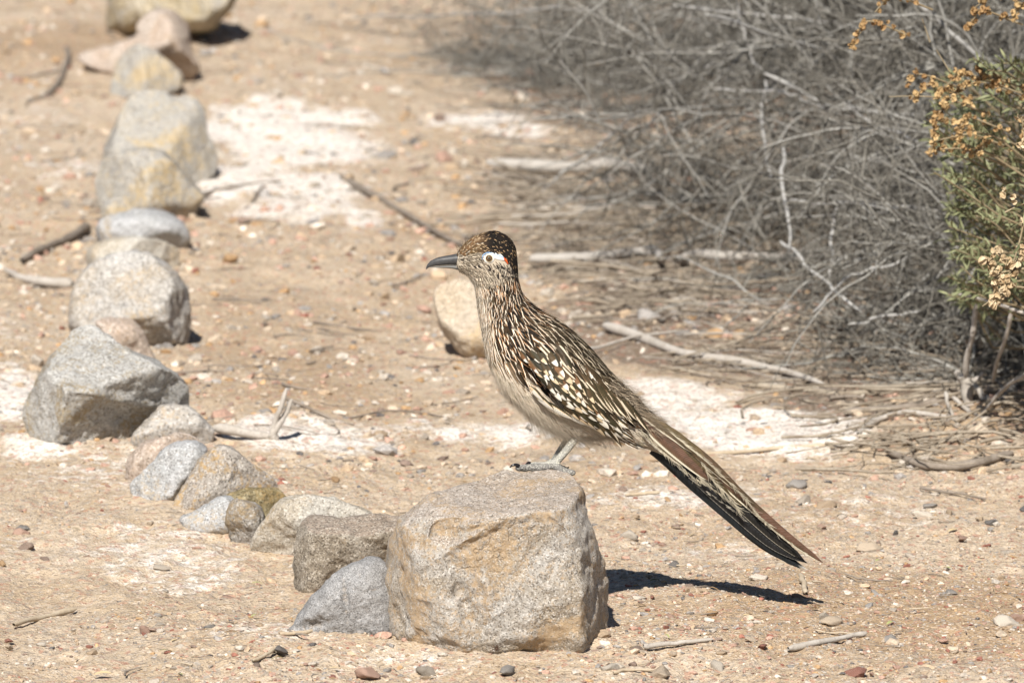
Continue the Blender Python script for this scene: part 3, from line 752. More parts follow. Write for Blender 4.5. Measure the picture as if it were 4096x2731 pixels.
# forked dead branch by the pale stone
fb = empty('dead_branch', tuple(G(1085, 1765)), 'forked grey dead branch with one arm sticking up beside the whitish stone', 'branch', 'twigs and sticks lying on the ground')
Yk = G(1085, 1765).y
stick([(860, 1712, Yk + .02), (950, 1722, Yk), (1030, 1738, Yk), (1085, 1742, Yk), (1100, 1700, Yk), (1125, 1620, Yk - .01), (1145, 1552, Yk - .01)], .0072, .0026, w_grey, None, 'stem', parent=fb, n=26)
stick([(1085, 1740, Yk), (1120, 1690, Yk), (1150, 1640, Yk), (1168, 1595, Yk)], .0055, .0025, w_grey, None, 'side_branch', parent=fb)
stick([(1080, 1735, Yk), (1100, 1755, Yk), (1100, 1785, Yk + .005)], .007, .003, w_grey, None, 'stub', parent=fb)
for pts, r0, r1, m, lab in [
    ([(85, 1063), (180, 1010), (280, 970), (352, 922)], .0050, .0078, w_dark, 'thick dark curved stick left of the row of stones'),
    ([(20, 1100), (90, 1135), (190, 1150), (290, 1158)], .004, .009, w_grey, 'thin grey stick below the thick dark one at left'),
    ([(190, 395), (240, 330), (270, 260), (265, 200)], .006, .005, w_dark, 'dark stick on the brown mound at the top left'),
    ([(1365, 720), (1430, 760), (1520, 810), (1640, 880), (1770, 960), (1850, 1000)], .0065, .003, w_dark, 'long dark stick slanting down toward the bird head'),
    ([(1950, 700), (2100, 712), (2300, 722), (2420, 705), (2520, 720), (2600, 740)], .010, .0095, w_pale, 'long pale weathered branch lying level above and right of the bird'),
    ([(2560, 725), (2620, 770), (2720, 820)], .007, .004, w_dark, 'crooked dark end piece at the right of the long pale branch'),
    ([(2120, 1085), (2250, 1085), (2400, 1075), (2610, 1055), (2640, 1085)], .0078, .007, w_pale, 'pale weathered stick level with the bird eye, nearer the bird'),
    ([(2700, 1095), (2790, 1070), (2900, 1078), (3140, 1085), (3400, 1072)], .0085, .007, w_pale, 'pale weathered stick level with the bird eye, farther right'),
    ([(2420, 1325), (2560, 1370), (2720, 1430), (2900, 1460), (3100, 1500), (3300, 1560)], .0085, .004, w_grey, 'long pale branch slanting down behind the bird back'),
    ([(3000, 1555), (3200, 1570), (3400, 1590), (3600, 1560), (3800, 1545)], .0042, .004, w_lit, 'thick grey branch along the front edge of the twig litter'),
    ([(3380, 1665), (3560, 1655), (3700, 1635), (3850, 1600)], .006, .005, w_dark, 'dark branch under the right shrub front'),
    ([(3430, 1750), (3520, 1690), (3640, 1665), (3900, 1700)], .004, .003, w_grey, 'arched pale twig at the right'),
    ([(3540, 1820), (3700, 1880), (3860, 1880), (4050, 1830)], .005, .006, w_dark, 'dark twig pile branch near the right edge'),
    ([(3830, 1470), (3860, 1540), (3990, 1620), (4096, 1500)], .004, .004, w_grey, 'bent grey stick at the right edge under the stems'),
    ([(1040, 2208), (1090, 2200), (1170, 2222)], .0022, .0015, w_straw, 'pale straw lying before the rounded tan rock'),
    ([(55, 2512), (130, 2492), (220, 2472), (300, 2450)], .0028, .0038, w_straw, 'tan stick on the sand at the lower left'),
    ([(1120, 2548), (1230, 2538), (1355, 2515)], .0024, .002, w_straw, 'pale straw stick lying below the grey wedge'),
    ([(1150, 2530), (1190, 2545), (1240, 2550)], .0016, .001, w_dark, 'short dark twig crossing the straw stick'),
    ([(1010, 2655), (1060, 2630), (1110, 2600)], .002, .0022, w_straw, 'pale twig beside the dark slate chip'),
    ([(500, 2710), (510, 2690), (570, 2675)], .0014, .001, w_dark, 'tiny hooked dark twig at the bottom left'),
    ([(250, 2606), (300, 2622)], .0014, .001, w_dark, 'tiny straight dark twig at the lower left'),
    ([(2500, 1990), (2640, 1980)], .002, .0025, w_straw, 'short straw right of the perch rock top'),
    ([(3200, 2310), (3215, 2350), (3222, 2385)], .0035, .003, w_straw, 'short upright straw piece just below the tail tip'),
    ([(3375, 2300), (3450, 2325), (3570, 2333)], .0012, .001, w_dark, 'thin dark twig right of the tail tip'),
    ([(3150, 2610), (3280, 2585), (3400, 2560), (3470, 2550)], .004, .0028, w_grey, 'long grey driftwood piece in the lower right gravel'),
    ([(2450, 2700), (2520, 2690), (2620, 2692)], .002, .0015, w_straw, 'pale twig at the bottom edge right of the perch rock'),
    ([(2570, 2600), (2680, 2590), (2850, 2570)], .0035, .002, w_grey, 'flat grey wood strip right of the purple-brown stone'),
    ([(3260, 2530), (3330, 2538), (3450, 2540)], .001, .0008, w_straw, 'thin straw below the lone pale stone'),
    ([(3680, 1960), (3760, 1975), (3850, 1985), (3960, 2010)], .002, .0014, w_dark, 'thin dark twig right of the tail near the right edge'),
    ([(2750, 1830), (2950, 1820), (3150, 1800), (3330, 1790)], .0030, .0022, w_straw, 'long pale straw branch above the middle of the tail'),
    ([(1400, 1680), (1560, 1650), (1700, 1660), (1820, 1690)], .0016, .001, w_dark, 'thin dark twig on the sand left of the bird breast'),
    ([(760, 800), (900, 770), (1000, 750), (1130, 735)], .004, .002, w_dark, 'thin dark twig lying on the white crust'),
    ([(1010, 820), (1040, 770), (1070, 760)], .003, .002, w_dark, 'short dark side twig on the white crust'),
]:
    stick(pts, r0, r1, m, lab, lift=.012 if m is w_pale else 0)

# litter under the shrub: many sticks, and straw bits and small leaves near by
def litter_tubes(n, region, lmin, lmax, r, name, label, mat, dirm=0.0, dirs=.6, flat=.04, front=False):
    (x0, x1, y0, y1) = region
    p, px, py = scatter_px(n * 3, y0, y1, 1, x0, x1)
    lim = np.interp(px, [1900, 2150, 2500, 3000, 3300, 4100], [560, 1050, 1370, 1560, 1640, 1700])
    ok = RNG.random(len(px)) < (np.where(front, sstep(60, -260, py - lim) * (.35 + .9 * vnoise(px / 240., py / 150., 3)), 1.0))
    p = p[ok]
    n = min(n, len(p))
    p = p[:n]
    a = RNG.normal(dirm, dirs, n); L = RNG.uniform(lmin, lmax, n)
    K = 6; u = np.linspace(-.5, .5, K)
    bend = RNG.normal(0, .28, n)
    X = p[:, 0:1] + np.cos(a)[:, None] * L[:, None] * u - np.sin(a)[:, None] * bend[:, None] * L[:, None] * (u ** 2) * 3
    Yy = p[:, 1:2] + np.sin(a)[:, None] * L[:, None] * u + np.cos(a)[:, None] * bend[:, None] * L[:, None] * (u ** 2) * 3
    Z = gz(X, Yy, False) + .003 + np.abs(RNG.normal(0, flat, n))[:, None] * (.5 + RNG.normal(0, .6, n)[:, None] * u) * (L / lmax)[:, None]
    rr = (r * np.exp(RNG.normal(0, .4, n)))[:, None] * np.linspace(1.1, .6, K)[None]
    V, F = tubes(np.stack([X, Yy, np.maximum(Z, gz(X, Yy, False) + .001)], -1), rr, 4)
    return tag(link(name, mesh_np(name, V, F), mat), label, kind='stuff')
litter_tubes(1300, (2000, 4150, 560, 1700), .05, .34, .0012, 'twig_litter', 'grey dead twigs fallen under the front of the shrubs', w_lit, .15, .85, .035, True)
litter_tubes(1500, (2000, 4150, 560, 1700), .02, .12, .0011, 'twig_litter', 'short brown twig bits under the front of the shrubs', w_dark, .1, 1.0, .012, True)
litter_tubes(420, (2000, 4150, 560, 1700), .04, .2, .0010, 'straw_litter', 'pale stalks among the twigs under the shrubs', w_grey, .1, .8, .02, True)
litter_tubes(110, (3350, 4200, 1630, 1900), .04, .16, .0014, 'twig_litter', 'small dead twigs on the mound at the right', w_lit, 0, .8, .02)
litter_tubes(240, (500, 4100, 1850, 2760), .008, .035, .0005, 'straw_litter', 'bits of straw scattered on the near ground', w_straw, 0, 1.0, .003)
litter_tubes(160, (500, 4100, 1850, 2760), .008, .03, .0005, 'twig_bits', 'bits of dark twig scattered on the near ground', w_dark, 0, 1.0, .003)
litter_tubes(180, (0, 2200, 0, 1800), .03, .12, .0011, 'straw_litter', 'dry stalk bits scattered on the farther ground', w_dark, 0, .9, .006)

def leaf_shape(L, W, bend=.25, n=5):
    v = []; f = []
    for i in range(n):
        t = i / (n - 1); w = W * math.sin(math.pi * (t * .94 + .03)) ** .7 / 2; z = bend * L * math.sin(math.pi * t)
        v += [(L * (t - .5), -w, z + W * .12), (L * (t - .5), 0, z), (L * (t - .5), w, z + W * .12)]
    for i in range(n - 1):
        for j in range(2): f.append((i * 3 + j, i * 3 + j + 1, i * 3 + 4 + j, i * 3 + 3 + j))
    return v, f
def leaf_mat(name, c1, c2):
    t = NT(name); n1 = t.noise(t.coord(), 120, 3)
    r = t.n('ShaderNodeObjectInfo').outputs['Random']
    c = t.mix(t.ramp(n1, .3, .7), c1, c2)
    return t.done(c, None, .6, .3)
m_fl = [leaf_mat('dry_leaf_tan', (.50, .38, .20), (.60, .48, .30)), leaf_mat('dry_leaf_green', (.32, .36, .12), (.42, .42, .2)), leaf_mat('dry_leaf_brown', (.30, .19, .09), (.40, .27, .14))]
LM = []
for k in range(3):
    v, f = leaf_shape(1, .3, .12); m = bpy.data.meshes.new('fallen_leaf'); m.from_pydata(v, [], f)
    m.polygons.foreach_set('use_smooth', [True] * len(f)); m.materials.append(m_fl[k]); LM.append(m)
CN = ['tan', 'yellow-green', 'brown']
def fallen(px, py, L, k, a, label=None):
    p = G(px, py); o = bpy.data.objects.new('fallen_leaf', LM[k]); COL.objects.link(o)
    o.location = (p.x, p.y, p.z + .0025); o.scale = (L, L, L); o.rotation_euler = (random.uniform(-.5, .3), random.uniform(-.2, .2), a)
    z = zone_of(px, py)
    tag(o, label or where(px, py, 'small dry %s leaf' % CN[k]), 'leaf', 'dry leaves on the ground')
for q in [(667, 2613, .016, 1, .2, 'yellow-green leaf on the sand at lower left'), (917, 2540, .018, 0, .3, 'yellow leaf left of the grey wedge on the sand'), (700, 2570, .014, 0, 1.0, 'rounded tan leaf beside the grey angular stone'),
          (410, 2704, .02, 0, 0, 'pale tan oval leaf at the bottom left'), (1020, 2470, .013, 1, .8, 'green leaf bit left of the grey wedge'), (1110, 2640, .014, 1, .6, 'green leaf bit under the slate chip'),
          (3260, 2435, .018, 0, .6, 'yellow curled leaf at the end of the tail shadow'), (2620, 2330, .014, 1, -.5, 'green leaf inside the shadow right of the perch rock'), (3060, 2445, .014, 0, .3, 'yellowish leaf below the tail shadow'),
          (3560, 2500, .014, 1, .9, 'green-yellow leaf on the brown soil'), (3810, 2130, .016, 0, .7, 'pale curled leaf near the right edge'), (340, 2232, .015, 1, 0, 'bright green leaf on the sand at the left')]:
    fallen(*q[:5], label=q[5])
random.seed(5)
for k in range(70):
    px, py = random.uniform(300, 4100), random.uniform(2050, 2725)
    if off_rocks(px, py): fallen(px, py, random.uniform(.006, .014), random.choice([0, 0, 2, 2, 1]), random.uniform(-1.2, 1.2))
def px_of(p):
    x, y, z = p[..., 0], p[..., 1], p[..., 2] - H
    dep = y * CT - z * ST; up = y * ST + z * CT
    return 2048 + x / dep / KP, 1365.5 - up / dep / KP

# ------------------------------------------------------------------ the dead grey shrub at the right
def walk(p0, d0, L, n, wig, sag, rg):
    """many bent twigs at once: start points, directions, lengths -> points (T,n,3)"""
    T = len(p0); d = d0 / np.linalg.norm(d0, axis=1, keepdims=True)
    out = [p0.copy()]; p = p0.copy()
    drift = rg.normal(0, wig * .5, (T, 3))
    for k in range(n - 1):
        d = d + drift / n * 1.5 + rg.normal(0, wig, (T, 3)) / n ** .5 * .6 + np.array([0, 0, -sag]) / n
        d /= np.linalg.norm(d, axis=1, keepdims=True)
        p = p + d * (L / (n - 1))[:, None]
        out.append(p.copy())
    q = np.stack(out, 1)
    q[:, :, 2] = np.maximum(q[:, :, 2], .004)
    return q
def sprout(par, k, rg, ang, lo, hi, tmin=.1):
    """k children per parent twig, leaving it at an angle"""
    T, n, _ = par.shape
    idx = np.repeat(np.arange(T), k); t = tmin + (1 - tmin) * rg.random(len(idx)); f = t * (n - 1); i = np.minimum(f.astype(int), n - 2); w = (f - i)[:, None]
    p = par[idx, i] * (1 - w) + par[idx, i + 1] * w
    d = par[idx, i + 1] - par[idx, i]; d /= np.linalg.norm(d, axis=1, keepdims=True) + 1e-9
    r = rg.normal(size=d.shape); r -= (r * d).sum(1, keepdims=True) * d; r /= np.linalg.norm(r, axis=1, keepdims=True)
    a = rg.normal(ang, .25, len(idx))[:, None]
    return p, d * np.cos(a) + r * np.sin(a), rg.uniform(lo, hi, len(idx)), t

def shrub(cx, cy, rad, hgt, n_main, k1, k2, k3, label, seed, az0=-200, az1=20):
    rg = np.random.default_rng(seed)
    root = empty('dead_shrub', (cx, cy, 0), label, 'shrub')
    a = np.radians(rg.uniform(az0, az1, n_main)); el = np.radians(rg.uniform(8, 80, n_main))
    p0 = np.stack([cx + .10 * rad * rg.normal(size=n_main), cy + .10 * rad * rg.normal(size=n_main), np.full(n_main, .0) + .02], 1)
    d0 = np.stack([np.cos(a) * np.cos(el), np.sin(a) * np.cos(el), np.sin(el)], 1)
    L = rad * rg.uniform(.7, 1.12, n_main)
    M0 = walk(p0, d0, L, 14, .42, .50, rg)
    bx, by = [-400, 0, 330, 520, 900, 1300, 1600], [1450, 1680, 2020, 2400, 2680, 3150, 3480]
    def edge(pts):
        x, y = px_of(pts); return x - np.interp(y, bx, by)
    ok = edge(M0[:, -1]) > -120
    M0 = M0[ok]; n_main = len(M0)
    def prune(p, d, L, t):
        e = edge(p); far = p[:, 0] > .092 * p[:, 1]
        k = (rg.random(len(p)) < np.where(far, .22, 1.0)) & (rg.random(len(p)) < sstep(-200, 0, e))
        return p[k], d[k], L[k], t[k]
    R0 = np.linspace(1, .25, 14)[None] * rg.uniform(.0030, .0062, n_main)[:, None]
    V, F = tubes(M0, R0, 6)
    nv = 14 * 6; nf = 13 * 6
    for i in range(n_main):
        link('branch', mesh_np('branch', V[i * nv:(i + 1) * nv] , F[:nf]), w_shrub, root, origin=tuple(float(x) for x in M0[i, 0]))
    p, d, L, _ = prune(*sprout(M0, k1, rg, .75, .12 * rad, .42 * rad, .12))
    M1 = walk(p, d, L, 8, .62, .35, rg)
    R1 = np.linspace(1, .4, 8)[None] * rg.uniform(.0012, .0027, len(L))[:, None]
    p, d, L, _ = prune(*sprout(M1, k2, rg, .85, .04, .17, .1))
    M2 = walk(p, d, L, 4, .75, .1, rg)
    R2 = np.linspace(1, .4, 4)[None] * rg.uniform(.0007, .0016, len(L))[:, None]
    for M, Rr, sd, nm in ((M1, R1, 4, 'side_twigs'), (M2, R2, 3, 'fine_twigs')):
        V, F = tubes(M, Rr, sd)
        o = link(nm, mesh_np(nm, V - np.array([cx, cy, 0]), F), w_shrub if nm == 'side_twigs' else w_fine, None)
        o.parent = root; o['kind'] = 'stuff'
    return root
shrub(1.02, 12.5, 1.04, .8, 190, 16, 12, 0, 'nearer dead grey shrub of tangled bare twigs at the right', 31)
shrub(.98, 14.7, 1.20, .9, 170, 16, 11, 0, 'farther dead grey shrub of tangled bare twigs reaching the top edge', 32)
shrub(1.02, 11.3, .64, .4, 80, 14, 10, 0, 'low dark dead shrub at the right edge behind the broken stems', 33, -190, -60)

w_grey2 = wood_mat('pale_bare_bark', (.34, .33, .31), (.42, .41, .39), (.30, .285, .265))
# long arching stems that stand out of the tangle: things the photo shows one by one
for pts, r0, r1, lab in [
    ([(1380, 75, 14.6), (1800, 60, 14.0), (2200, 40, 13.6), (2620, 28, 13.2)], .0022, .0035, 'long level stem at the top left of the farther shrub'),
    ([(2700, 25, 12.2), (3000, 50, 12.2), (3260, 80, 12.2), (3420, 110, 12.1)], .0036, .0030, 'pale level stem near the top middle of the shrubs'),
    ([(2830, 60, 11.8), (3100, 140, 11.9), (3300, 210, 12.0), (3450, 270, 12.0)], .0040, .0032, 'pale stem slanting down right under the top level stem'),
    ([(3660, 0, 11.2), (3790, 110, 11.2), (3900, 220, 11.2), (3970, 290, 11.2)], .0042, .0036, 'thick pale stem slanting down from the top near the saltbush'),
    ([(3060, 300, 11.8), (3250, 390, 11.8), (3400, 440, 11.8), (3780, 475, 11.6)], .0046, .0036, 'thick pale stem running level into the saltbush fruit'),
    ([(2820, 360, 12.0), (3100, 365, 11.9), (3200, 400, 11.9), (3400, 475, 11.8)], .0028, .0026, 'thin stem joining the thick level stem from the left'),
    ([(3390, 420, 11.4), (3500, 490, 11.4), (3640, 545, 11.3), (3800, 610, 11.3)], .0036, .0030, 'stem slanting down right below the thick level stem'),
    ([(2965, 0, 12.2), (2975, 120, 12.1), (3010, 220, 12.1), (3055, 295, 12.0)], .0030, .0026, 'curved upright stem hanging from the top middle'),
    ([(3060, 320, 12.0), (3040, 480, 11.9), (3060, 620, 11.8), (3075, 720, 11.7)], .0036, .0030, 'upright stem below the curved hanging one'),
    ([(3130, 590, 11.5), (3135, 700, 11.4), (3150, 850, 11.3), (3160, 1010, 11.2)], .0042, .0034, 'thick upright stem in the middle of the nearer shrub'),
    ([(2170, 760, 12.6), (2400, 580, 12.6), (2700, 330, 12.6), (2880, 240, 12.6)], .0026, .0034, 'long stem slanting up right across open ground toward the shrub'),
    ([(3140, 800, 11.3), (3300, 815, 11.2), (3550, 830, 11.2), (3800, 850, 11.2)], .0030, .0028, 'thin level stem right of the thick upright stem'),
    ([(3250, 1245, 10.9), (3420, 1090, 11.0), (3640, 1040, 11.0)], .0024, .0026, 'thin branched stem low in front of the shrub'),
    ([(3125, 960, 11.2), (3250, 1080, 11.1), (3440, 1240, 11.0)], .0036, .0030, 'straight stem slanting down right low in the shrub'),
    ([(3400, 1300, 10.9), (3520, 1270, 10.9), (3690, 1235, 10.9)], .0026, .0022, 'short stem rising right low in front of the shrub'),
    ([(3335, 820, 11.2), (3330, 950, 11.2), (3320, 1110, 11.1)], .0036, .0028, 'upright stem beside the thick upright one'),
]:
    stick(pts, r0 * .75, r1 * .75, w_grey2, lab, name='bare_stem', cat='stem', group='long bare stems of the dead shrubs', n=16, kink=.006)
for pts, r0, r1, lab in [
    ([(3905, 1218, 10.35), (3890, 1330, 10.36), (3872, 1420, 10.38), (3862, 1510, 10.4)], .0036, .0042, 'pale broken upright stem at the right, left one of two'),
    ([(4045, 1240, 10.3), (4030, 1330, 10.32), (3995, 1430, 10.35), (3972, 1530, 10.4)], .0030, .0028, 'pale thin leaning stem at the right, right one of two'),
    ([(3820, 1170, 10.2), (3950, 1205, 10.15), (4096, 1250, 10.1), (4250, 1290, 10.1)], .0018, .0024, 'thin level twig running off the right edge under the saltbush'),
    ([(4300, 1380, 10.2), (4096, 1500, 10.25), (4010, 1560, 10.3), (3930, 1650, 10.35)], .0036, .0022, 'grey bent stem slanting down from the right edge'),
    ([(3780, 1570, 10.45), (3800, 1640, 10.4), (3825, 1700, 10.35)], .0030, .0020, 'short pale upright twig left of the stump'),
    ([(3815, 1590, 10.45), (3870, 1640, 10.4), (3930, 1670, 10.35)], .0034, .0022, 'short pale slanting twig at the foot of the stump'),
    ([(3530, 1660, 10.6), (3525, 1720, 10.5), (3535, 1780, 10.45)], .0022, .0016, 'short thin upright twig on the mound at the right'),
]:
    stick(pts, r0, r1, w_grey, lab, name='broken_stem', cat='stem', group='broken stems at the right edge', n=14)
st = empty('stump', tuple(G(3870, 1620)), 'pale gnarled little stump among the twigs at the right edge', 'stump')
Ys = st.location.y
stick([(3880, 1660, Ys), (3872, 1590, Ys), (3865, 1530, Ys), (3850, 1495, Ys)], .0065, .0095, w_grey, None, 'trunk', parent=st)
stick([(3865, 1530, Ys), (3900, 1520, Ys), (3935, 1490, Ys - .01)], .005, .003, w_grey, None, 'knob', parent=st)
stick([(3868, 1520, Ys), (3835, 1500, Ys), (3825, 1480, Ys)], .005, .004, w_grey, None, 'knob', parent=st)
stick([(3890, 1535, Ys), (3920, 1560, Ys - .01), (3935, 1600, Ys - .02)], .005, .003, w_grey, None, 'knob', parent=st)

# ------------------------------------------------------------------ the green saltbush with papery fruit
m_leaf = NT('saltbush_leaf'); _oi = m_leaf.n('ShaderNodeObjectInfo').outputs['Random']
m_leaf = m_leaf.done(m_leaf.mix(m_leaf.ramp(m_leaf.noise(m_leaf.n('ShaderNodeNewGeometry').outputs['Position'], 30, 2), .3, .7), (.15, .165, .08), (.28, .29, .155)), None, .6, .3)
m_fruit = NT('saltbush_fruit')
_ps = m_fruit.n('ShaderNodeNewGeometry').outputs['Position']
m_fruit = m_fruit.done(m_fruit.mix(m_fruit.ramp(m_fruit.noise(_ps, 55, 3), .35, .68), (.27, .155, .065), (.56, .40, .20)), m_fruit.bump(m_fruit.noise(_ps, 500, 3), .5, .001), .7, .2)
m_fruit2 = NT('saltbush_fruit_near')
_ps = m_fruit2.n('ShaderNodeNewGeometry').outputs['Position']
m_fruit2 = m_fruit2.done(m_fruit2.mix(m_fruit2.ramp(m_fruit2.noise(_ps, 90, 4), .35, .68), (.42, .30, .17), (.66, .54, .36)), m_fruit2.bump(m_fruit2.noise(_ps, 600, 3), .6, .001), .7, .2)
m_stemg = wood_mat('saltbush_stem', (.26, .20, .12), (.34, .28, .18), (.18, .14, .09))

sb = empty('saltbush', (1.02, 10.2, 0), 'green saltbush with narrow leaves and tan papery fruit at the right edge', 'shrub')
rgs = np.random.default_rng(77)
LV, LF = leaf_shape(1, .2, .10, 5)
LV = np.array(LV); LF = np.array(LF)
leaf_me = []
for k in range(4):
    v = LV.copy(); v[:, 0] += .5; v[:, 2] += (.12 - .1 * k) * v[:, 0] ** 2; v[:, 1] *= [1, .8, 1.15, .9][k]
    m = mesh_np('leaf', v, LF); m.materials.append(m_leaf); leaf_me.append((m, v))
def frame(d, roll):
    d = np.array(d, float); d /= np.linalg.norm(d)
    r = np.array([0, 0, 1.]) if abs(d[2]) < .9 else np.array([1., 0, 0])
    y = np.cross(r, d); y /= np.linalg.norm(y); z = np.cross(d, y)
    c, s = math.cos(roll), math.sin(roll)
    return np.stack([d, c * y + s * z, -s * y + c * z], 1)
from mathutils import Matrix
# stems rise from the root at the right and lean into the picture
def S(px, py, Y): return np.array(P(px, py, Y)[:])
stem_ends = []
shoots = []
def shoot(pts, r0=.0013, r1=.0008, leaves=0, L=.018, fruit=0, fl=.0042, name='stem', near=False, base=True):
    W = catmull(np.array([S(*q) for q in pts]), 16)
    if base and not near:
        b = np.array([1.02, 10.2, .02]) + rgs.normal(0, .02, 3) * [1, 1, 0]
        q = W[0]; W0 = catmull(np.array([b, b * .5 + q * .5 + [0, 0, .05], q]), 12)[:-1]
        Wb = np.concatenate([W0, W])
    else: Wb = W
    V, F = tubes(Wb[None], np.linspace(r0 * (1.6 if base else 1), r1, len(Wb))[None], 5)
    o = link(name, mesh_np(name, V - np.array(sb.location), F), m_stemg); o.parent = sb
    shoots.append((W, leaves, L, fruit, fl, near))
random.seed(12)
# leafy shoots
for k in range(190):
    ex = random.uniform(3700, 4280); ey = random.uniform(230, 1200)
    if ey < 300 and ex < 3850: ex += 200
    if ey > 700: ex = max(ex, 3780 + random.uniform(0, 80))
    Y = random.uniform(9.95, 10.75)
    shoot([(ex + random.uniform(160, 300), ey + random.uniform(20, 220), Y + .05), (ex + 90, ey + random.uniform(0, 80), Y + .02), (ex, ey, Y)], leaves=24, L=.018)
for k in range(120):
    ex = random.uniform(3450, 4700); ey = random.uniform(-1000, -250); Y = random.uniform(9.8, 10.4)
    shoot([(max(ex + 200, 4650 + random.uniform(0, 200)), ey + random.uniform(100, 180), Y + .05), ((ex + 4650) / 2, ey + 90, Y + .03), (ex, ey, Y)], leaves=34, L=.028, base=ex > 4500)
# fruit spikes
for (x0, y0, x1, y1, Y, n) in [
    (3480, 85, 3405, 185, 9.95, 30), (3570, -20, 3500, 50, 9.95, 22), (3990, -20, 3900, 30, 9.9, 26), (3930, 40, 3870, 110, 9.9, 26), (4096, 30, 4050, 75, 9.9, 12),
    (3700, 300, 3620, 330, 10.0, 16), (3730, 340, 3640, 400, 10.0, 22), (3850, 290, 3730, 400, 10.0, 34), (3930, 330, 3800, 370, 10.05, 26), (3800, 400, 3740, 480, 10.0, 26), (3760, 470, 3720, 620, 9.98, 38),
    (3880, 470, 3830, 520, 9.95, 20), (3950, 300, 3900, 270, 10.0, 12), (3900, 540, 3760, 560, 10.0, 24), (4020, 350, 3950, 300, 10.0, 14), (3980, 550, 3900, 620, 10.0, 16), (3860, 600, 3740, 600, 10.0, 18), (4100, 480, 4090, 580, 9.9, 12)]:
    shoot([(x0 + 160, y0 + 60, Y + .03), (x0, y0, Y), ((x0 + x1) / 2, (y0 + y1) / 2 - 5, Y), (x1, y1, Y)], .0014, .0007, 0, 0, n, .0040, 'fruit_stalk', base=False)
# thin orange-brown stalks poking left
for pts in ([(3760, 390, 10), (3650, 385, 10), (3555, 388, 10)], [(3720, 170, 10), (3700, 110, 10), (3688, 75, 10)], [(3800, 290, 10), (3770, 240, 10), (3745, 200, 10)]):
    shoot(pts, .0010, .0005, name='fruit_stalk', base=False)
# the sharp sprig nearer the camera
NY = 9.2
shoot([(4300, 1060, NY), (4096, 1075, NY), (4000, 1092, NY), (3955, 1108, NY)], .0014, .0009, 6, .018, near=True, name='sprig_stem')
shoot([(4110, 700, NY), (4100, 850, NY), (4080, 960, NY), (4050, 1060, NY), (4030, 1110, NY)], .0011, .0007, 9, .017, near=True, name='sprig_stem')
shoot([(3985, 1095, NY), (3982, 1150, NY), (3960, 1200, NY), (3930, 1225, NY)], .0010, .0008, 2, .013, 0, 0, 'sprig_stem', True)
shoot([(4096, 1150, NY), (4000, 1130, NY), (3935, 1030, NY), (3920, 1035, NY)], .0008, .0006, 0, 0, 0, 0, 'sprig_stem', True)
shoot([(4020, 850, NY), (4060, 830, NY), (4096, 815, NY)], .0008, .0006, 5, .015, 0, 0, 'sprig_stem', True)
for (x0, y0, x1, y1, n) in [(3990, 1000, 3960, 1040, 9), (3985, 1010, 4050, 1080, 9), (3930, 1030, 3985, 1080, 10), (3970, 1080, 4010, 1170, 14), (4090, 1000, 4020, 1120, 20), (4080, 1080, 4000, 1190, 14), (4010, 1170, 3965, 1215, 8), (4090, 560, 4080, 600, 4), (4085, 470, 4096, 560, 4), (4015, 770, 4020, 780, 2), (4055, 800, 4060, 805, 2), (4085, 870, 4096, 900, 4)]:
    shoot([(x0, y0, NY), ((x0 + x1) / 2 + 5, (y0 + y1) / 2, NY), (x1, y1, NY - .003)], .0008, .0006, 0, 0, n, .0046, 'fruit_stalk', True)

# fruit: four papery wings round a small core
def fruit_mesh(seed):
    rg = np.random.default_rng(seed); V = []; F = []
    for w in range(4):
        a = w * math.pi / 2 + rg.normal(0, .15); b = len(V)
        for i in range(5):
            t = -1 + i * .5
            rr = math.sqrt(max(.08, 1 - t * t * .92)) * rg.uniform(.85, 1.1)
            V.append((math.cos(a) * .12, math.sin(a) * .12, t)); aa = a + rg.normal(0, .12)
            V.append((math.cos(aa) * rr * .6, math.sin(aa) * rr * .6, t * 1.0)); aa = a + rg.normal(0, .25)
            V.append((math.cos(aa) * rr, math.sin(aa) * rr, t * 1.05))
        for i in range(4):
            for j in range(2): F.append((b + i * 3 + j, b + i * 3 + j + 1, b + i * 3 + j + 4, b + i * 3 + j + 3))
    b = len(V)
    for z, r in ((-.8, .1), (-.3, .3), (.3, .28), (.9, .08)):
        for k in range(4):
            V.append((r * math.cos(k * 1.5708), r * math.sin(k * 1.5708), z))
    F += [tuple(int(b + x) for x in f) for f in grid_faces(4, 4, True)]
    return np.array(V), np.array(F)
FR = [fruit_mesh(k) for k in range(4)]
fr_me = [mesh_np('fruit', v, f) for v, f in FR]; fr_me2 = [m.copy() for m in fr_me]
for m in fr_me: m.materials.append(m_fruit)
for m in fr_me2: m.materials.append(m_fruit2)
leafs = []; fruits = []
for (W, nl, L, nf, fl, near) in shoots:
    for k in range(nl):
        t = random.uniform(.0, 1) ** .8 * 15; i = min(14, int(t)); p = W[i] * (1 - (t - i)) + W[i + 1] * (t - i)
        d = W[i + 1] - W[i]; d /= np.linalg.norm(d)
        r = rgs.normal(size=3); r -= r.dot(d) * d; r /= np.linalg.norm(r)
        dd = d * random.uniform(.35, 1.0) + r * .8 + [0, 0, .15]
        leafs.append((p, dd, L * random.uniform(.6, 1.25), random.uniform(-1.5, 1.5), near))
    for k in range(nf):
        t = random.uniform(.0, 1) * 15; i = min(14, int(t)); p = W[i] * (1 - (t - i)) + W[i + 1] * (t - i)
        r = rgs.normal(size=3); r /= np.linalg.norm(r)
        fruits.append((p + r * fl * random.uniform(.5, 1.6), r + rgs.normal(0, .4, 3), fl * random.uniform(.7, 1.15), random.uniform(0, 3), near))
leafs.sort(key=lambda q: (not q[4], q[0][1])); fruits.sort(key=lambda q: (not q[4], q[0][1]))
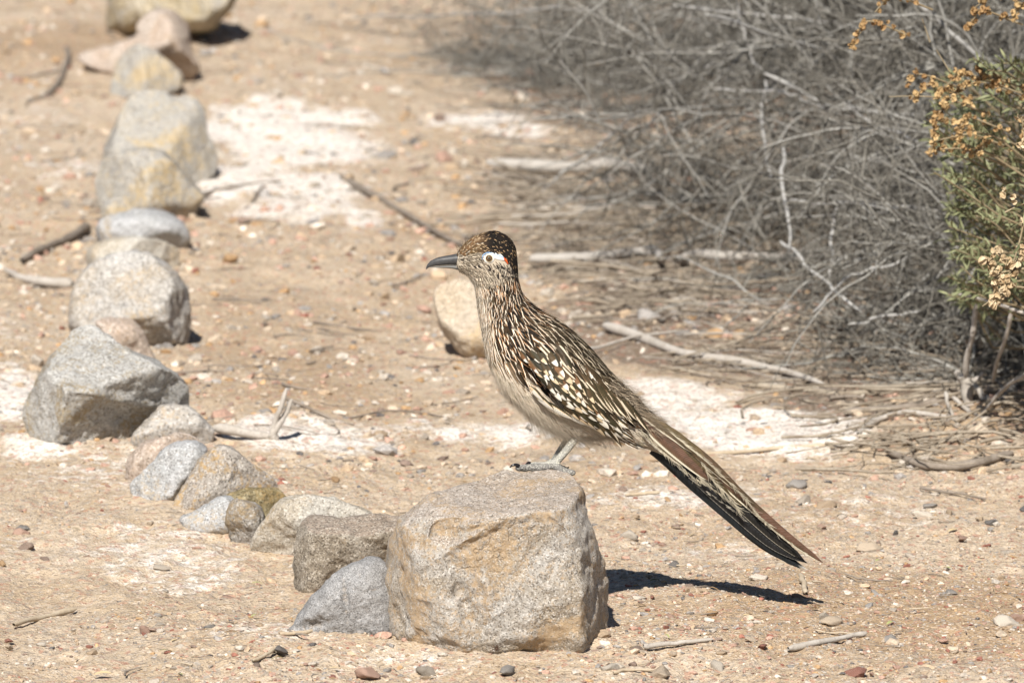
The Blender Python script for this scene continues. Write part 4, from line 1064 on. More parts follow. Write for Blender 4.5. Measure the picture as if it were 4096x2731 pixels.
def place(lst, mes, shapes, name, stuffname, mat, far_me=None):
    org = np.array(sb.location)
    for (p, d, L, roll, near) in lst[:290]:
        me = (mes if near or far_me is None else far_me)[random.randrange(4)]
        o = bpy.data.objects.new(name, me); COL.objects.link(o); o.parent = sb
        m = Matrix(frame(d, roll).tolist()).to_4x4(); m = Matrix.Translation(Vector((p - org).tolist())) @ m @ Matrix.Scale(L, 4)
        o.matrix_basis = m
    V = []; F = []; off = 0
    for (p, d, L, roll, near) in lst[290:]:
        v, f = shapes[random.randrange(4)]
        V.append((v * L) @ frame(d, roll).T + p - org); F.append(f + off); off += len(v)
    if V:
        o = link(stuffname, mesh_np(stuffname, np.concatenate(V), np.concatenate(F)), mat); o.parent = sb; o['kind'] = 'stuff'
place(leafs, [m for m, v in leaf_me], [(v, LF) for m, v in leaf_me], 'leaf', 'leaf_mass', m_leaf)
place(fruits, fr_me2, FR, 'fruit', 'fruit_mass', m_fruit, fr_me)

# ------------------------------------------------------------------ the bird
YB = 8.99
ST_ = [ # dorsal, ventral photo positions and half width in metres
    (1828, 1022, 1826, 1066, .0055), (1840, 1001, 1838, 1085, .0088), (1862, 976, 1866, 1099, .0125), (1895, 951, 1890, 1124, .0150), (1940, 934, 1903, 1152, .0165),
    (1985, 929, 1910, 1188, .0172), (2030, 951, 1914, 1222, .0170), (2056, 987, 1920, 1258, .0166), (2064, 1035, 1927, 1300, .0166), (2067, 1084, 1935, 1342, .0172), (2071, 1128, 1941, 1382, .0190),
    (2083, 1171, 1950, 1425, .0225), (2112, 1207, 1966, 1472, .0270), (2160, 1242, 1990, 1518, .0320), (2206, 1268, 2016, 1563, .0360), (2256, 1302, 2050, 1604, .0390), (2310, 1348, 2088, 1638, .0405),
    (2360, 1398, 2135, 1674, .0405), (2410, 1457, 2178, 1702, .0385), (2455, 1506, 2228, 1727, .0350), (2500, 1551, 2290, 1745, .0300), (2545, 1592, 2352, 1750, .0245), (2587, 1640, 2430, 1740, .0190),
    (2630, 1676, 2520, 1768, .0145), (2690, 1722, 2602, 1800, .0105), (2740, 1762, 2668, 1832, .0070)]
S_ = np.array(ST_, float)
NI, NJ = 150, 56
Q = catmull(S_, NI)
D = PA(Q[:, 0], Q[:, 1], YB); Vn = PA(Q[:, 2], Q[:, 3], YB); HW = Q[:, 4]
ang = np.arange(NJ) * 2 * math.pi / NJ
C_ = (D + Vn) / 2; A_ = (D - Vn) / 2
sy = np.sign(np.sin(ang)) * np.abs(np.sin(ang)) ** .9
BODY = C_[:, None] + A_[:, None] * np.cos(ang)[None, :, None] + (HW[:, None] * -sy[None])[:, :, None] * np.array([0, 1., 0])
# angle 0 = back, 90 deg = near side, 180 = belly

def bsamp(i, j):
    i = np.clip(i, 0, NI - 1.001); j = np.mod(j, NJ)
    i0 = i.astype(int); j0 = j.astype(int) % NJ; fi = (i - i0)[..., None]; fj = (j - np.floor(j))[..., None]; j1 = (j0 + 1) % NJ
    return (BODY[i0, j0] * (1 - fj) + BODY[i0, j1] * fj) * (1 - fi) + (BODY[i0 + 1, j0] * (1 - fj) + BODY[i0 + 1, j1] * fj) * fi
def bnorm(i, j):
    e = .8
    ti = bsamp(i + e, j) - bsamp(i - e, j); tj = bsamp(i, j + e) - bsamp(i, j - e)
    n = np.cross(ti, tj); n /= np.linalg.norm(n, axis=-1, keepdims=True) + 1e-12
    return n
_tn = bnorm(np.array([70.]), np.array([14.]))
NSGN = 1.0 if _tn[0, 1] < 0 else -1.0


bird = empty('roadrunner', (float(C_[75, 0]), YB, float(P(2200, 1880, YB).z)), 'roadrunner with brown streaked plumage and long tail standing on the flat-topped rock', 'bird')
ORG = np.array(bird.location)
def bird_part(name, me, mat, parent=None, stuff=False):
    o = bpy.data.objects.new(name, me); COL.objects.link(o)
    for m in (mat if isinstance(mat, (list, tuple)) else [mat]): me.materials.append(m)
    n = len(me.vertices); c = np.empty(n * 3, np.float32); me.vertices.foreach_get('co', c)
    me.vertices.foreach_set('co', (c.reshape(-1, 3) - ORG.astype(np.float32)).ravel()); me.update()
    o.parent = parent or bird
    if stuff: o['kind'] = 'stuff'
    return o

# body, legs and toes as one surface
def tube_pts(pts, rads, n=20, sides=10):
    W = catmull(np.array(pts), n); r = np.interp(np.linspace(0, 1, n), np.linspace(0, 1, len(rads)), rads)
    r = r.copy(); r[0] *= .3; r[-1] *= .3
    return tubes(W[None], r[None], sides)
def PP(px, py, Y): return P(px, py, Y)[:]
YN, YF = YB - .012, YB + .016      # near leg, far leg
parts = [(BODY.reshape(-1, 3), grid_faces(NI, NJ, True))]
LEGS = [
    ([PP(2330, 1640, YN), PP(2345, 1700, YN), PP(2304, 1746, YN)], [.018, .013, .0065], 16),
    ([PP(2312, 1738, YN), PP(2270, 1795, YN), PP(2218, 1856, YN)], [.0052, .0047, .0046], 20),
    ([PP(2300, 1660, YF), PP(2310, 1700, YF), PP(2284, 1738, YF)], [.016, .011, .006], 16),
    ([PP(2284, 1732, YF), PP(2250, 1785, YF), PP(2212, 1846, YF)], [.0042, .0038, .0038], 20),
    # near foot: two toes forward, two back
    ([PP(2222, 1852, YN), PP(2180, 1864, YN - .002), PP(2130, 1868, YN - .004), PP(2072, 1869, YN - .007)], [.0054, .0046, .0042, .0036], 22),
    ([PP(2222, 1855, YN), PP(2180, 1858, YN + .012), PP(2150, 1858, YN + .020), PP(2122, 1856, YN + .026)], [.0050, .0038, .0034, .0030], 18),
    ([PP(2216, 1860, YN), PP(2240, 1876, YN - .006), PP(2266, 1885, YN - .010), PP(2288, 1888, YN - .012)], [.0050, .0046, .0042, .0036], 18),
    ([PP(2216, 1860, YN), PP(2240, 1869, YN + .008), PP(2264, 1873, YN + .014)], [.0046, .0034, .0028], 14),
    ([PP(2212, 1846, YF), PP(2170, 1862, YF + .004), PP(2120, 1864, YF + .004), PP(2085, 1866, YF + .004)], [.0044, .0038, .0034, .0028], 18),
    ([PP(2212, 1848, YF), PP(2240, 1868, YF + .004), PP(2270, 1878, YF + .008)], [.0042, .0036, .0030], 14)]
for pts, rr, n in LEGS: parts.append(tube_pts(pts, rr, n))
# knuckle pads
for k, (x, y) in enumerate([(2190, 1868), (2160, 1872), (2130, 1873), (2100, 1874), (2078, 1872), (2245, 1884), (2270, 1890), (2286, 1890)]):
    v, f = ICO[2]; bmv = v * .0048 * np.array([1.15, .9, .8]) + np.array(PP(x, y, YN - .004 - .008 * (x > 2200)))
    parts.append((bmv, f))
bm = bmesh.new()
for V, F in parts:
    vs = [bm.verts.new(tuple(v)) for v in V]
    for f in F:
        try: bm.faces.new([vs[i] for i in f])
        except ValueError: pass
    if F.shape[1] == 4:
        nn = 10 if len(V) != NI * NJ else NJ
        bm.faces.new(vs[:nn][::-1]); bm.faces.new(vs[-nn:])
tmp_me = bpy.data.meshes.new('tmp'); bmesh.ops.recalc_face_normals(bm, faces=bm.faces); bm.to_mesh(tmp_me); bm.free()
tmp = bpy.data.objects.new('tmp', tmp_me); COL.objects.link(tmp)
rm = tmp.modifiers.new('r', 'REMESH'); rm.mode = 'VOXEL'; rm.voxel_size = .0015; rm.use_smooth_shade = True
sm = tmp.modifiers.new('s', 'SMOOTH'); sm.iterations = 2; sm.factor = .4
dg = bpy.context.evaluated_depsgraph_get(); dg.update()
body_me = bpy.data.meshes.new_from_object(tmp.evaluated_get(dg))
bpy.data.objects.remove(tmp); body_me.name = 'body'
nb = len(body_me.vertices); cc = np.empty(nb * 3, np.float32); body_me.vertices.foreach_get('co', cc); cc = cc.reshape(-1, 3)
pc = np.empty(len(body_me.polygons) * 3, np.float32); body_me.polygons.foreach_get('center', pc); pc = pc.reshape(-1, 3)
qx, qy = px_of(pc)
isleg = (qy > 1742) & (qx < 2325) | (qy > 1800) & (qx < 2400)
istoe = isleg & (qy > 1853)
body_me.polygons.foreach_set('material_index', isleg.astype(np.int32) + istoe.astype(np.int32))
t = NT('leg_scales'); _v = t.voro(t.n('ShaderNodeNewGeometry').outputs['Position'], 620, 'Distance'); _n = t.noise(t.n('ShaderNodeNewGeometry').outputs['Position'], 160, 3)
leg_m = t.done(t.mix(t.ramp(_v, .25, .6), t.mix(t.ramp(_n, .4, .62), (.66, .64, .52), (.52, .51, .45)), (.36, .35, .31)), t.bump(_v, .8, .0012), .6, .35)
t = NT('toe_scales'); _v = t.voro(t.n('ShaderNodeNewGeometry').outputs['Position'], 520, 'Distance')
toe_m = t.done(t.mix(t.ramp(_v, .2, .6), (.40, .39, .34), (.20, .19, .175)), t.bump(_v, .9, .0014), .65, .3)
t = NT('down'); _n = t.noise(t.n('ShaderNodeNewGeometry').outputs['Position'], 180, 4)
down_m = t.done(t.mix(_n, (.42, .36, .28), (.54, .47, .37)), t.bump(_n, .5, .002), .95, .05)
EYE = (1956, 1033)
body_o = bird_part('body', body_me, [down_m, leg_m, toe_m])
bvh = BVHTree.FromPolygons([tuple(v) for v in BODY.reshape(-1, 3)], [tuple(int(x) for x in f) for f in grid_faces(NI, NJ, True)])
CAMP = Vector((0, 0, H))
def hitY(px, py):
    d = (P(px, py, YB) - CAMP).normalized(); h = bvh.ray_cast(CAMP, d)
    return h[0].y if h[0] is not None else None

# feathers: every one a curved vane with its own shaft line, edge and tip colour
def vane_mat(name, rough=.55, spec=.3, freq=70.0, con=.16):
    t = NT(name)
    uv = t.sep(t.attr('fuv'))           # r = across 0..1, g = along 0..1, b = side bias 0..1
    par = t.sep(t.attr('fpar'))         # r = where the pale edge starts, g = from where along, b = random
    s = t.math('SUBTRACT', t.math('MULTIPLY', uv[0], 2.0), 1.0)
    sd = t.math('SUBTRACT', t.math('MULTIPLY', uv[2], 2.0), 1.0)
    ab = t.math('ABSOLUTE', s)
    e = t.math('ADD', t.math('MULTIPLY', s, sd), t.math('MULTIPLY', ab, t.math('SUBTRACT', 1.0, t.math('ABSOLUTE', sd))))
    barb = t.math('SINE', t.math('ADD', t.math('ADD', t.math('MULTIPLY', uv[1], freq), t.math('MULTIPLY', ab, -9.0)), t.math('MULTIPLY', par[2], 40.0)))
    e2 = t.math('ADD', e, t.math('MULTIPLY', barb, .05 if freq < 100 else .015))
    edge = t.ramp(t.math('SUBTRACT', e2, par[0]), -.06, .12)
    along = t.ramp(t.math('SUBTRACT', uv[1], par[1]), -.03, .08)
    f = t.math('MULTIPLY', edge, along)
    cen, rim, mid = t.attr('fcen'), t.attr('frim'), t.attr('fmid')
    c = t.mix(t.ramp(t.math('SUBTRACT', e2, par[0]), -.32, -.06), cen, mid)
    pn = t.noise(t.n('ShaderNodeNewGeometry').outputs['Position'], 130, 4, .6)
    vary = t.mix(t.ramp(pn, .3, .7), (.72, .74, .66), (1.25, 1.18, 1.15))
    c = t.mix(1.0, c, vary, 'MULTIPLY')
    c = t.mix(f, c, rim)
    c = t.mix(1.0, c, t.mix(t.ramp(barb, -1.0, 1.0), (1 - con, 1 - con, 1 - con), (1 + con * .6, 1 + con * .6, 1 + con * .6)), 'MULTIPLY')
    return t.done(c, t.bump(barb, .25, .0006), rough, spec)
vane = vane_mat('feather_vane', .7, .08)
vane_gl = vane_mat('feather_vane_glossy', .5, .22, 90)
vane_tl = vane_mat('tail_vane', .42, .3, 330, .045)

class Feathers:
    def __init__(s): s.V = []; s.uv = []; s.par = []; s.cen = []; s.rim = []; s.mid = []; s.n = 0
    def add(s, PATH, NRM, W, taper, side, e0, v0, cen, mid, rim, camber=.12):
        """PATH (T,K,3), NRM (T,K,3), W (T,)"""
        T, K, _ = PATH.shape; v = np.linspace(0, 1, K)
        tan = np.gradient(PATH, axis=1); tan /= np.linalg.norm(tan, axis=2, keepdims=True) + 1e-12
        S = np.cross(NRM, tan); S /= np.linalg.norm(S, axis=2, keepdims=True) + 1e-12
        taper = np.broadcast_to(taper, (T,))
        w = (.45 + .55 * sstep(0, .35, v))[None] * (1 - v[None] ** taper[:, None]) ** .55
        w = np.maximum(w, .03) * W[:, None] / 2
        u = np.array([-1, -.45, 0, .45, 1]); z = 1 - u ** 2
        G_ = PATH[:, :, None] + S[:, :, None] * (w[:, :, None] * u)[..., None] + NRM[:, :, None] * (camber * w[:, :, None] * z)[..., None] * 2
        s.V.append(G_.reshape(-1, 3))
        one = np.ones((T, K, 5))
        uvc = np.stack([one * (u * .5 + .5), one * v[None, :, None], one * (np.broadcast_to(side, (T,)) * .5 + .5)[:, None, None]], -1)
        parc = np.stack([one * np.broadcast_to(e0, (T,))[:, None, None], one * np.broadcast_to(v0, (T,))[:, None, None], one * RNG.random(T)[:, None, None]], -1)
        s.uv.append(uvc.reshape(-1, 3)); s.par.append(parc.reshape(-1, 3))
        for lst, c in ((s.cen, cen), (s.mid, mid), (s.rim, rim)):
            c = np.broadcast_to(np.asarray(c, float), (T, 3)); lst.append(np.repeat(c, K * 5, 0))
        s.K = K; s.n += T
    def mesh(s, name, sel=None):
        T = s.n; F = grid_faces(s.K, 5); nv = s.K * 5
        V = np.concatenate(s.V); F = (F[None] + (np.arange(T) * nv)[:, None, None]).reshape(-1, 4)
        at = {'fuv': np.concatenate(s.uv), 'fpar': np.concatenate(s.par), 'fcen': np.concatenate(s.cen), 'frim': np.concatenate(s.rim), 'fmid': np.concatenate(s.mid)}
        return mesh_np(name, V, F, at)
    def singles(s, name, mat, parent, nmax=300):
        V = np.concatenate(s.V); nv = s.K * 5; F = grid_faces(s.K, 5)
        at = {'fuv': np.concatenate(s.uv), 'fpar': np.concatenate(s.par), 'fcen': np.concatenate(s.cen), 'frim': np.concatenate(s.rim), 'fmid': np.concatenate(s.mid)}
        for i in range(s.n):
            sl = slice(i * nv, (i + 1) * nv)
            bird_part(name, mesh_np(name, V[sl], F, {k: a[sl] for k, a in at.items()}), mat, parent)

def rows_on_body(i0, i1, rowpx, wpx, jit=.35):
    """staggered feather roots over the lofted body"""
    m = (px_of(C_)); cl = np.concatenate([[0], np.cumsum(np.hypot(np.diff(px_of(BODY[:, 14])[0]), np.diff(px_of(BODY[:, 14])[1])))])
    I = []; J = []; r = 0
    pos = np.interp(i0, np.arange(NI), cl); end = np.interp(i1, np.arange(NI), cl)
    while pos < end:
        ii = np.interp(pos, cl, np.arange(NI))
        ring = bsamp(np.full(NJ, ii), np.arange(NJ, dtype=float)); per = np.linalg.norm(np.roll(ring, -1, 0) - ring, axis=1).sum() * 3471
        rp = rowpx(ii) if callable(rowpx) else rowpx; wp = wpx(ii) if callable(wpx) else wpx
        n = max(6, int(per / wp))
        jj = (np.arange(n) + .5 * (r % 2)) / n * NJ + RNG.normal(0, jit, n) * NJ / n * .5
        I.append(ii + RNG.normal(0, jit * .6, n)); J.append(jj)
        pos += rp; r += 1
    return np.concatenate(I), np.concatenate(J)

def body_paths(I, J, Lm, tilt, K=7, lift0=.0004, lift1=.0022):
    T = len(I); pts = []; i = I.astype(float).copy(); j = J.astype(float).copy(); nr = []
    for k in range(K):
        n = bnorm(i, j) * NSGN
        pts.append(bsamp(i, j) + n * (lift0 + (lift1 - lift0) * (k / (K - 1)) ** 1.3)[..., None] if np.ndim(lift1) else bsamp(i, j) + n * (lift0 + (lift1 - lift0) * (k / (K - 1)) ** 1.3))
        nr.append(n)
        di = np.linalg.norm(bsamp(i + .5, j) - bsamp(i - .5, j), axis=1) + 1e-5
        dj = np.linalg.norm(bsamp(i, j + .5) - bsamp(i, j - .5), axis=1) + 1e-5
        st = Lm / (K - 1)
        i = i + st * np.cos(tilt) / np.maximum(di, .0007); j = j + st * np.sin(tilt) / np.maximum(dj, .0004)
    Pt = np.stack(pts, 1)
    # where the loft ends, run straight on
    over = np.stack([np.linalg.norm(Pt[:, k] - Pt[:, k - 1], axis=1) for k in range(1, K)], 1)
    return Pt, np.stack(nr, 1)

def lerpc(a, b, f): return np.asarray(a)[None] * (1 - f[:, None]) + np.asarray(b)[None] * f[:, None]
CREAM = (.68, .60, .47); WHITE = (.74, .71, .64); BLACK = (.014, .012, .011); DKBR = (.045, .030, .018); RUF = (.42, .205, .08); BUFF = (.56, .42, .26); OLIVE = (.095, .070, .035); GREYB = (.54, .46, .36)

def jitc(c, n, a=.12): return np.clip(np.broadcast_to(np.asarray(c, float), (n, 3)) * np.exp(RNG.normal(0, a, (n, 1))), 0, 1)

pm = 1 / 3471.0
fe = Feathers()
# ---- head
def head_line(x):  # boundary between the dark cap and the face, photo heights by x
    return np.interp(x, [1830, 1900, 1940, 1990, 2030, 2070], [1030, 1010, 1004, 1005, 1035, 1085])
I, J = rows_on_body(.5, 62, lambda i: 8.5, lambda i: 10)
tipx, tipy = px_of(bsamp(I, J))
q0 = np.hypot((tipx - EYE[0]) / 25, (tipy - EYE[1]) / 23)
patchm = (q0 < 1) | ((tipx > 1956) & (tipx < 2036) & (np.abs(tipy - (1024 + (tipx - 1956) * .30)) < 13))
nose = (np.hypot(tipx - 1832, tipy - 1043) < 14)
side_near = (J % NJ < NJ / 2)
keep = ~(patchm) & ~nose & (tipy < 1400)
# stop short-feather area where the neck streaks begin
keep &= (tipy < np.interp(tipx, [1860, 1900, 1960, 2030, 2070], [1110, 1150, 1150, 1130, 1100]) + RNG.normal(0, 6, len(I)))
I, J, tx_, ty_ = I[keep], J[keep], tipx[keep], tipy[keep]
cap = ty_ < head_line(tx_)
front = sstep(1950, 1880, tx_)
n = len(I)
L = np.where(cap, 26, 17) * pm * RNG.uniform(.8, 1.2, n) * np.where(tx_ < 1870, .75, 1)
Wd = np.where(cap, 13, 9.5) * pm * RNG.uniform(.8, 1.15, n)
PT, NR = body_paths(I, J, L, RNG.normal(0, .18, n), lift0=.0003, lift1=.0017)
cen = np.where(cap[:, None], lerpc(BLACK, (.16, .10, .055), front), jitc((.10, .08, .06), n, .6))
rim = np.where(cap[:, None], lerpc((.50, .33, .18), (.52, .41, .27), front), jitc((.46, .39, .30), n, .3))
blk = (~cap) & (tx_ > 1985) & (ty_ > 1045) & (ty_ < 1110) & (RNG.random(n) < .8)
blk |= (~cap) & (np.abs(ty_ - (1062 + (tx_ - 1900) * .12)) < 7) & (tx_ > 1890) & (tx_ < 2000) & (RNG.random(n) < .6)
cen = np.where(blk[:, None], np.array(BLACK), cen); rim = np.where((blk & (RNG.random(n) < .7))[:, None], np.array((.06, .05, .045)), rim)
nospot = cap & (RNG.random(n) < .55 * (1 - front))
rim = np.where(nospot[:, None], np.array(BLACK), rim)
mid = np.where(cap[:, None], lerpc((.022, .014, .010), (.20, .12, .06), front), (cen + rim) * .42)
e0 = np.where(cap, .58 - .2 * front, .50); v0 = np.where(cap, .55, .15)
fe.add(PT, NR, Wd, 3.2, np.where(cap, RNG.choice([-.75, .75], n), 0), e0, v0, cen, mid, rim)

# ---- neck, breast, back
def rowlen(i): return np.interp(i, [20, 48, 62, 80, 150], [10, 13, 17, 22, 26])
def rowwid(i): return np.interp(i, [20, 48, 62, 80, 150], [12, 14, 18, 21, 24])
I, J = rows_on_body(16, 136, rowlen, rowwid, .5)
tx_, ty_ = px_of(bsamp(I, J))
keep = (ty_ > np.interp(tx_, [1860, 1900, 1960, 2030, 2070], [1100, 1138, 1135, 1105, 1085])) & (tx_ < 2620)
I, J = I[keep], J[keep]; tx_, ty_ = tx_[keep], ty_[keep]; n = len(I)
ph = np.abs(((J % NJ) / NJ * 2 * math.pi + math.pi) % (2 * math.pi) - math.pi)   # 0 back .. pi belly
# how far down the belly: plain buff grey below the breast line
dn = (ty_ - 1500) + (2060 - tx_) * .35 + (ph - 2.0) * 70
belly = sstep(-30, 60, dn) * sstep(1.25, 1.75, ph)
belly = np.maximum(belly, sstep(2.0, 2.5, ph) * sstep(1480, 1560, ty_))
breast = sstep(1.7, 2.5, ph) * (1 - belly)
back = sstep(1.15, .75, ph) * sstep(1150, 1330, ty_)
neck = np.clip(1 - belly - breast - back, 0, 1)
Lf = np.interp(I, [20, 48, 62, 80, 150], [34, 48, 70, 92, 96]) * pm * RNG.uniform(.85, 1.15, n)
Lf = np.where(belly > .5, Lf * 1.0, Lf)
Wf = np.interp(I, [20, 48, 62, 80, 150], [12, 16, 20, 24, 26]) * pm * RNG.uniform(.85, 1.15, n)
Wf = Wf * (1 - .30 * breast)
tilt = RNG.normal(0, .15, n) + .10 * np.sin(ph) * np.where(J % NJ < NJ / 2, 1, -1) * sstep(50, 70, I)
PT, NR = body_paths(I, J, Lf, tilt, lift0=.0004, lift1=.0024)
rn = RNG.random(n)
cen = neck[:, None] * np.where((rn < .62)[:, None], np.array(BLACK), np.array(DKBR)) + breast[:, None] * np.where((RNG.random(n) < .8)[:, None], np.array((.045, .030, .018)), jitc((.40, .30, .20), n, .2)) + back[:, None] * jitc((.028, .021, .013), n, .3) + belly[:, None] * jitc(GREYB, n, .10)
mid = neck[:, None] * np.where((rn < .75)[:, None], jitc(RUF, n, .35), jitc((.03, .02, .013), n)) + breast[:, None] * jitc((.50, .36, .22), n, .25) + back[:, None] * jitc((.075, .052, .028), n, .3) + belly[:, None] * jitc(GREYB, n, .10)
rim = neck[:, None] * jitc((.72, .63, .51), n, .2) + breast[:, None] * jitc((.70, .64, .55), n, .15) + back[:, None] * jitc((.66, .57, .43), n, .2) + belly[:, None] * jitc((.60, .53, .42), n, .1)
e0 = neck * .60 + breast * .56 + back * .62 + belly * .6
v0 = RNG.uniform(.1, .35, n)
side = np.where(back + neck > .5, np.where(J % NJ < NJ / 2, 1, -1) * RNG.choice([-.9, .15, .9], n, p=[.15, .35, .5]), 0)
fe.add(PT, NR, Wf, np.where(belly > .5, 1.6, 2.4), side, e0, v0, cen, mid, rim, .10)
plum = bird_part('body_feathers', fe.mesh('body_feathers'), vane, stuff=True)

# ---- fine hair-like barbs: belly fluff, throat, brow bristles, rump
def hairs(n, i0, i1, jlo, jhi, Lr, Wr, colr, name, lift, tiltr=.25, grav=0, seedmask=None):
    I = RNG.uniform(i0, i1, n); J = RNG.uniform(jlo, jhi, n) * NJ / (2 * math.pi)
    if seedmask is not None:
        x, y = px_of(bsamp(I, J)); k = seedmask(x, y); I, J = I[k], J[k]; n = len(I)
    L = RNG.uniform(*Lr, n) * pm
    PT, NR = body_paths(I, J, L, RNG.normal(0, tiltr, n), K=6, lift0=.0003, lift1=lift)
    v = np.linspace(0, 1, 6)
    PT = PT + NR * (RNG.uniform(0, lift, n)[:, None] * v[None] ** 2)[..., None] + np.array([0, 0, -1]) * (RNG.uniform(0, grav, n)[:, None] * v[None] ** 2)[..., None]
    tan = np.gradient(PT, axis=1); S = np.cross(NR, tan); S /= np.linalg.norm(S, axis=2, keepdims=True) + 1e-12
    w = RNG.uniform(*Wr, n)[:, None] * (1 - .85 * v)[None] * .5
    V = np.stack([PT - S * w[..., None], PT + NR * w[..., None] * .5, PT + S * w[..., None]], 2).reshape(-1, 3)
    F = grid_faces(6, 3); F = (F[None] + (np.arange(n) * 18)[:, None, None]).reshape(-1, 4)
    c = colr(n); me = mesh_np(name, V, F, {'tint': np.repeat(c, 18, 0)})
    return bird_part(name, me, hair_m, stuff=True)
t = NT('downy_barb'); hair_m = t.done(t.attr('tint'), None, .8, .05)
pi = math.pi
hairs(5200, 66, 132, .50 * pi, 1.5 * pi, (45, 95), (.0005, .0011), lambda n: jitc((.62, .54, .43), n, .16), 'belly_down', .0035, .22, .003,
      lambda x, y: (y > 1470 + (x - 1990) * .5) | (y > 1640))
hairs(900, 96, 132, .80 * pi, 1.2 * pi, (50, 100), (.0004, .0008), lambda n: jitc((.55, .48, .38), n, .16), 'vent_fringe', .008, .35, .009)
hairs(240, 12, 66, .72 * pi, 1.28 * pi, (20, 50), (.0003, .0006), lambda n: jitc((.60, .54, .45), n, .2), 'throat_down', .0035, .25)
hairs(260, 4, 58, .25 * pi, 1.75 * pi, (14, 26), (.0003, .0006), lambda n: jitc((.40, .35, .28), n, .4), 'cheek_down', .0016, .25, 0, lambda x, y: (y > head_line(x) + 8) & (np.hypot((x - EYE[0]) / 30, (y - EYE[1]) / 27) > 1) & ~((x > 1950) & (x < 2040) & (y < 1062)))
hairs(230, 2, 24, -.5 * pi, .5 * pi, (16, 34), (.0003, .0005), lambda n: jitc((.05, .035, .025), n, .3), 'brow_bristles', .0062, .3)
hairs(220, 55, 112, -.3 * pi, .3 * pi, (30, 60), (.0003, .0006), lambda n: jitc((.40, .32, .21), n, .3), 'back_down', .0042, .2)
hairs(1300, 112, 138, -.5 * pi, .45 * pi, (35, 75), (.0004, .0009), lambda n: jitc((.24, .19, .135), n, .35), 'rump_down', .006, .25)
hairs(260, 36, 72, .35 * pi, 1.65 * pi, (30, 60), (.0003, .0006), lambda n: jitc((.64, .56, .45), n, .25), 'neck_down', .0022, .2)

# ---- wings: smooth sheet fitted over the body side, feathers laid on it in rows
gx, gy = np.meshgrid(np.arange(2090, 2600, 14.), np.arange(1390, 1800, 14.))
hx = []; hyv = []
for a_, b_ in zip(gx.ravel(), gy.ravel()):
    h = hitY(a_, b_)
    if h is not None and h < YB - .012: hx.append((a_, b_)); hyv.append(h)
hx = np.array(hx); hyv = np.array(hyv)
def basis(x, y):
    u = (x - 2320) / 250; v = (y - 1590) / 200
    return np.stack([np.ones_like(u), u, v, u * u, u * v, v * v, u ** 3, v ** 3, u * u * v, u * v * v], -1)
coef = np.linalg.lstsq(basis(hx[:, 0], hx[:, 1]), hyv, rcond=None)[0]
def wingY(x, y):
    return np.clip(basis(x, y) @ coef, YB - .046, YB - .010)
def wing_feather(F, x0, y0, deg, Lp, Wp, layer, cen, mid, rim, e0=.45, v0=.3, side=1.0, taper=3.0, bend=0.0, camber=.10, K=9, lift=.0022):
    """x0,y0 photo root; deg = way it points, down from level; side 1 = pale edge on its lower side"""
    v = np.linspace(0, 1, K); a = math.radians(deg)
    s = v * Lp; bx = bend * Lp * v * v
    X = x0 + s * math.cos(a) - bx * math.sin(a); Yp = y0 + s * math.sin(a) + bx * math.cos(a)
    Yw = wingY(X, Yp) - .0034 - layer - lift * v ** 1.2
    PT = PA(X, Yp, Yw)[None]
    e = 6.0
    pxp = PA(X + e, Yp, wingY(X + e, Yp)); pxm_ = PA(X - e, Yp, wingY(X - e, Yp)); pyp = PA(X, Yp + e, wingY(X, Yp + e)); pym = PA(X, Yp - e, wingY(X, Yp - e))
    N = np.cross(pxp - pxm_, pyp - pym); N /= np.linalg.norm(N, axis=1, keepdims=True); N *= np.where(N[:, 1:2] > 0, -1, 1)
    sg = side * SIDE_SIGN
    F.add(PT, N[None], np.array([Wp * pm]), taper, sg, e0, v0, cen, mid, rim, camber)
# which way 'across' runs: find it once
_t = np.array([1., 0, -.7]); _S = np.cross(np.array([0, -1., 0]), _t); SIDE_SIGN = 1.0 if _S[2] < 0 else -1.0
WF = Feathers()
r_ = random.Random(4)
def c3(c, a=.12):
    f = math.exp(r_.gauss(0, a)); return tuple(min(1, x * f) for x in c)
OL1 = (.068, .046, .023); OL2 = (.10, .062, .032); GRN = (.034, .029, .015); WH = (.76, .71, .61); CR = (.66, .52, .34)
# primaries and outer secondaries: lowest, longest, laid first (deepest)
prim = [ # x0,y0,deg,L,W
    (2330, 1690, 21, 270, 26), (2300, 1668, 25, 290, 28), (2290, 1648, 28, 300, 30), (2300, 1628, 31, 300, 32), (2310, 1608, 34, 290, 33), (2320, 1588, 37, 285, 34),
    (2328, 1566, 40, 280, 35), (2335, 1545, 43, 270, 36), (2340, 1522, 46, 262, 37), (2345, 1500, 48, 255, 37), (2345, 1478, 50, 250, 37), (2342, 1458, 52, 240, 36)]
for k, (x, y, d, L, W_) in enumerate(prim):
    up = k / (len(prim) - 1)
    dark = k < 2
    cen_ = (.025, .02, .014) if dark else c3(OL1 if k % 2 else OL2)
    wing_feather(WF, x, y, d, L, W_, .0008 + .0006 * k, cen_, cen_ if r_.random() < .3 else c3(OL2, .1), c3(WH, .06), e0=.36 if k < 7 else .46, v0=.12, side=1.0, taper=2.6, bend=.03)
# lower edge coverts with long white margins
for (x, y, d, L, W_, o_) in [(2120, 1545, 47, 80, 26, .0100), (2140, 1575, 40, 100, 30, .0095), (2165, 1600, 31, 150, 32, .0090), (2225, 1630, 29, 150, 32, .0084), (2290, 1660, 27, 150, 30, .0078), (2365, 1660, 30, 150, 30, .0074), (2390, 1630, 34, 150, 30, .0082),
                              (2400, 1690, 27, 140, 26, .0066)]:
    wing_feather(WF, x, y, d, L, W_, o_, c3(GRN), c3(CR), c3((.76, .72, .63), .04), e0=-.25, v0=.22, side=.95, taper=3.0)
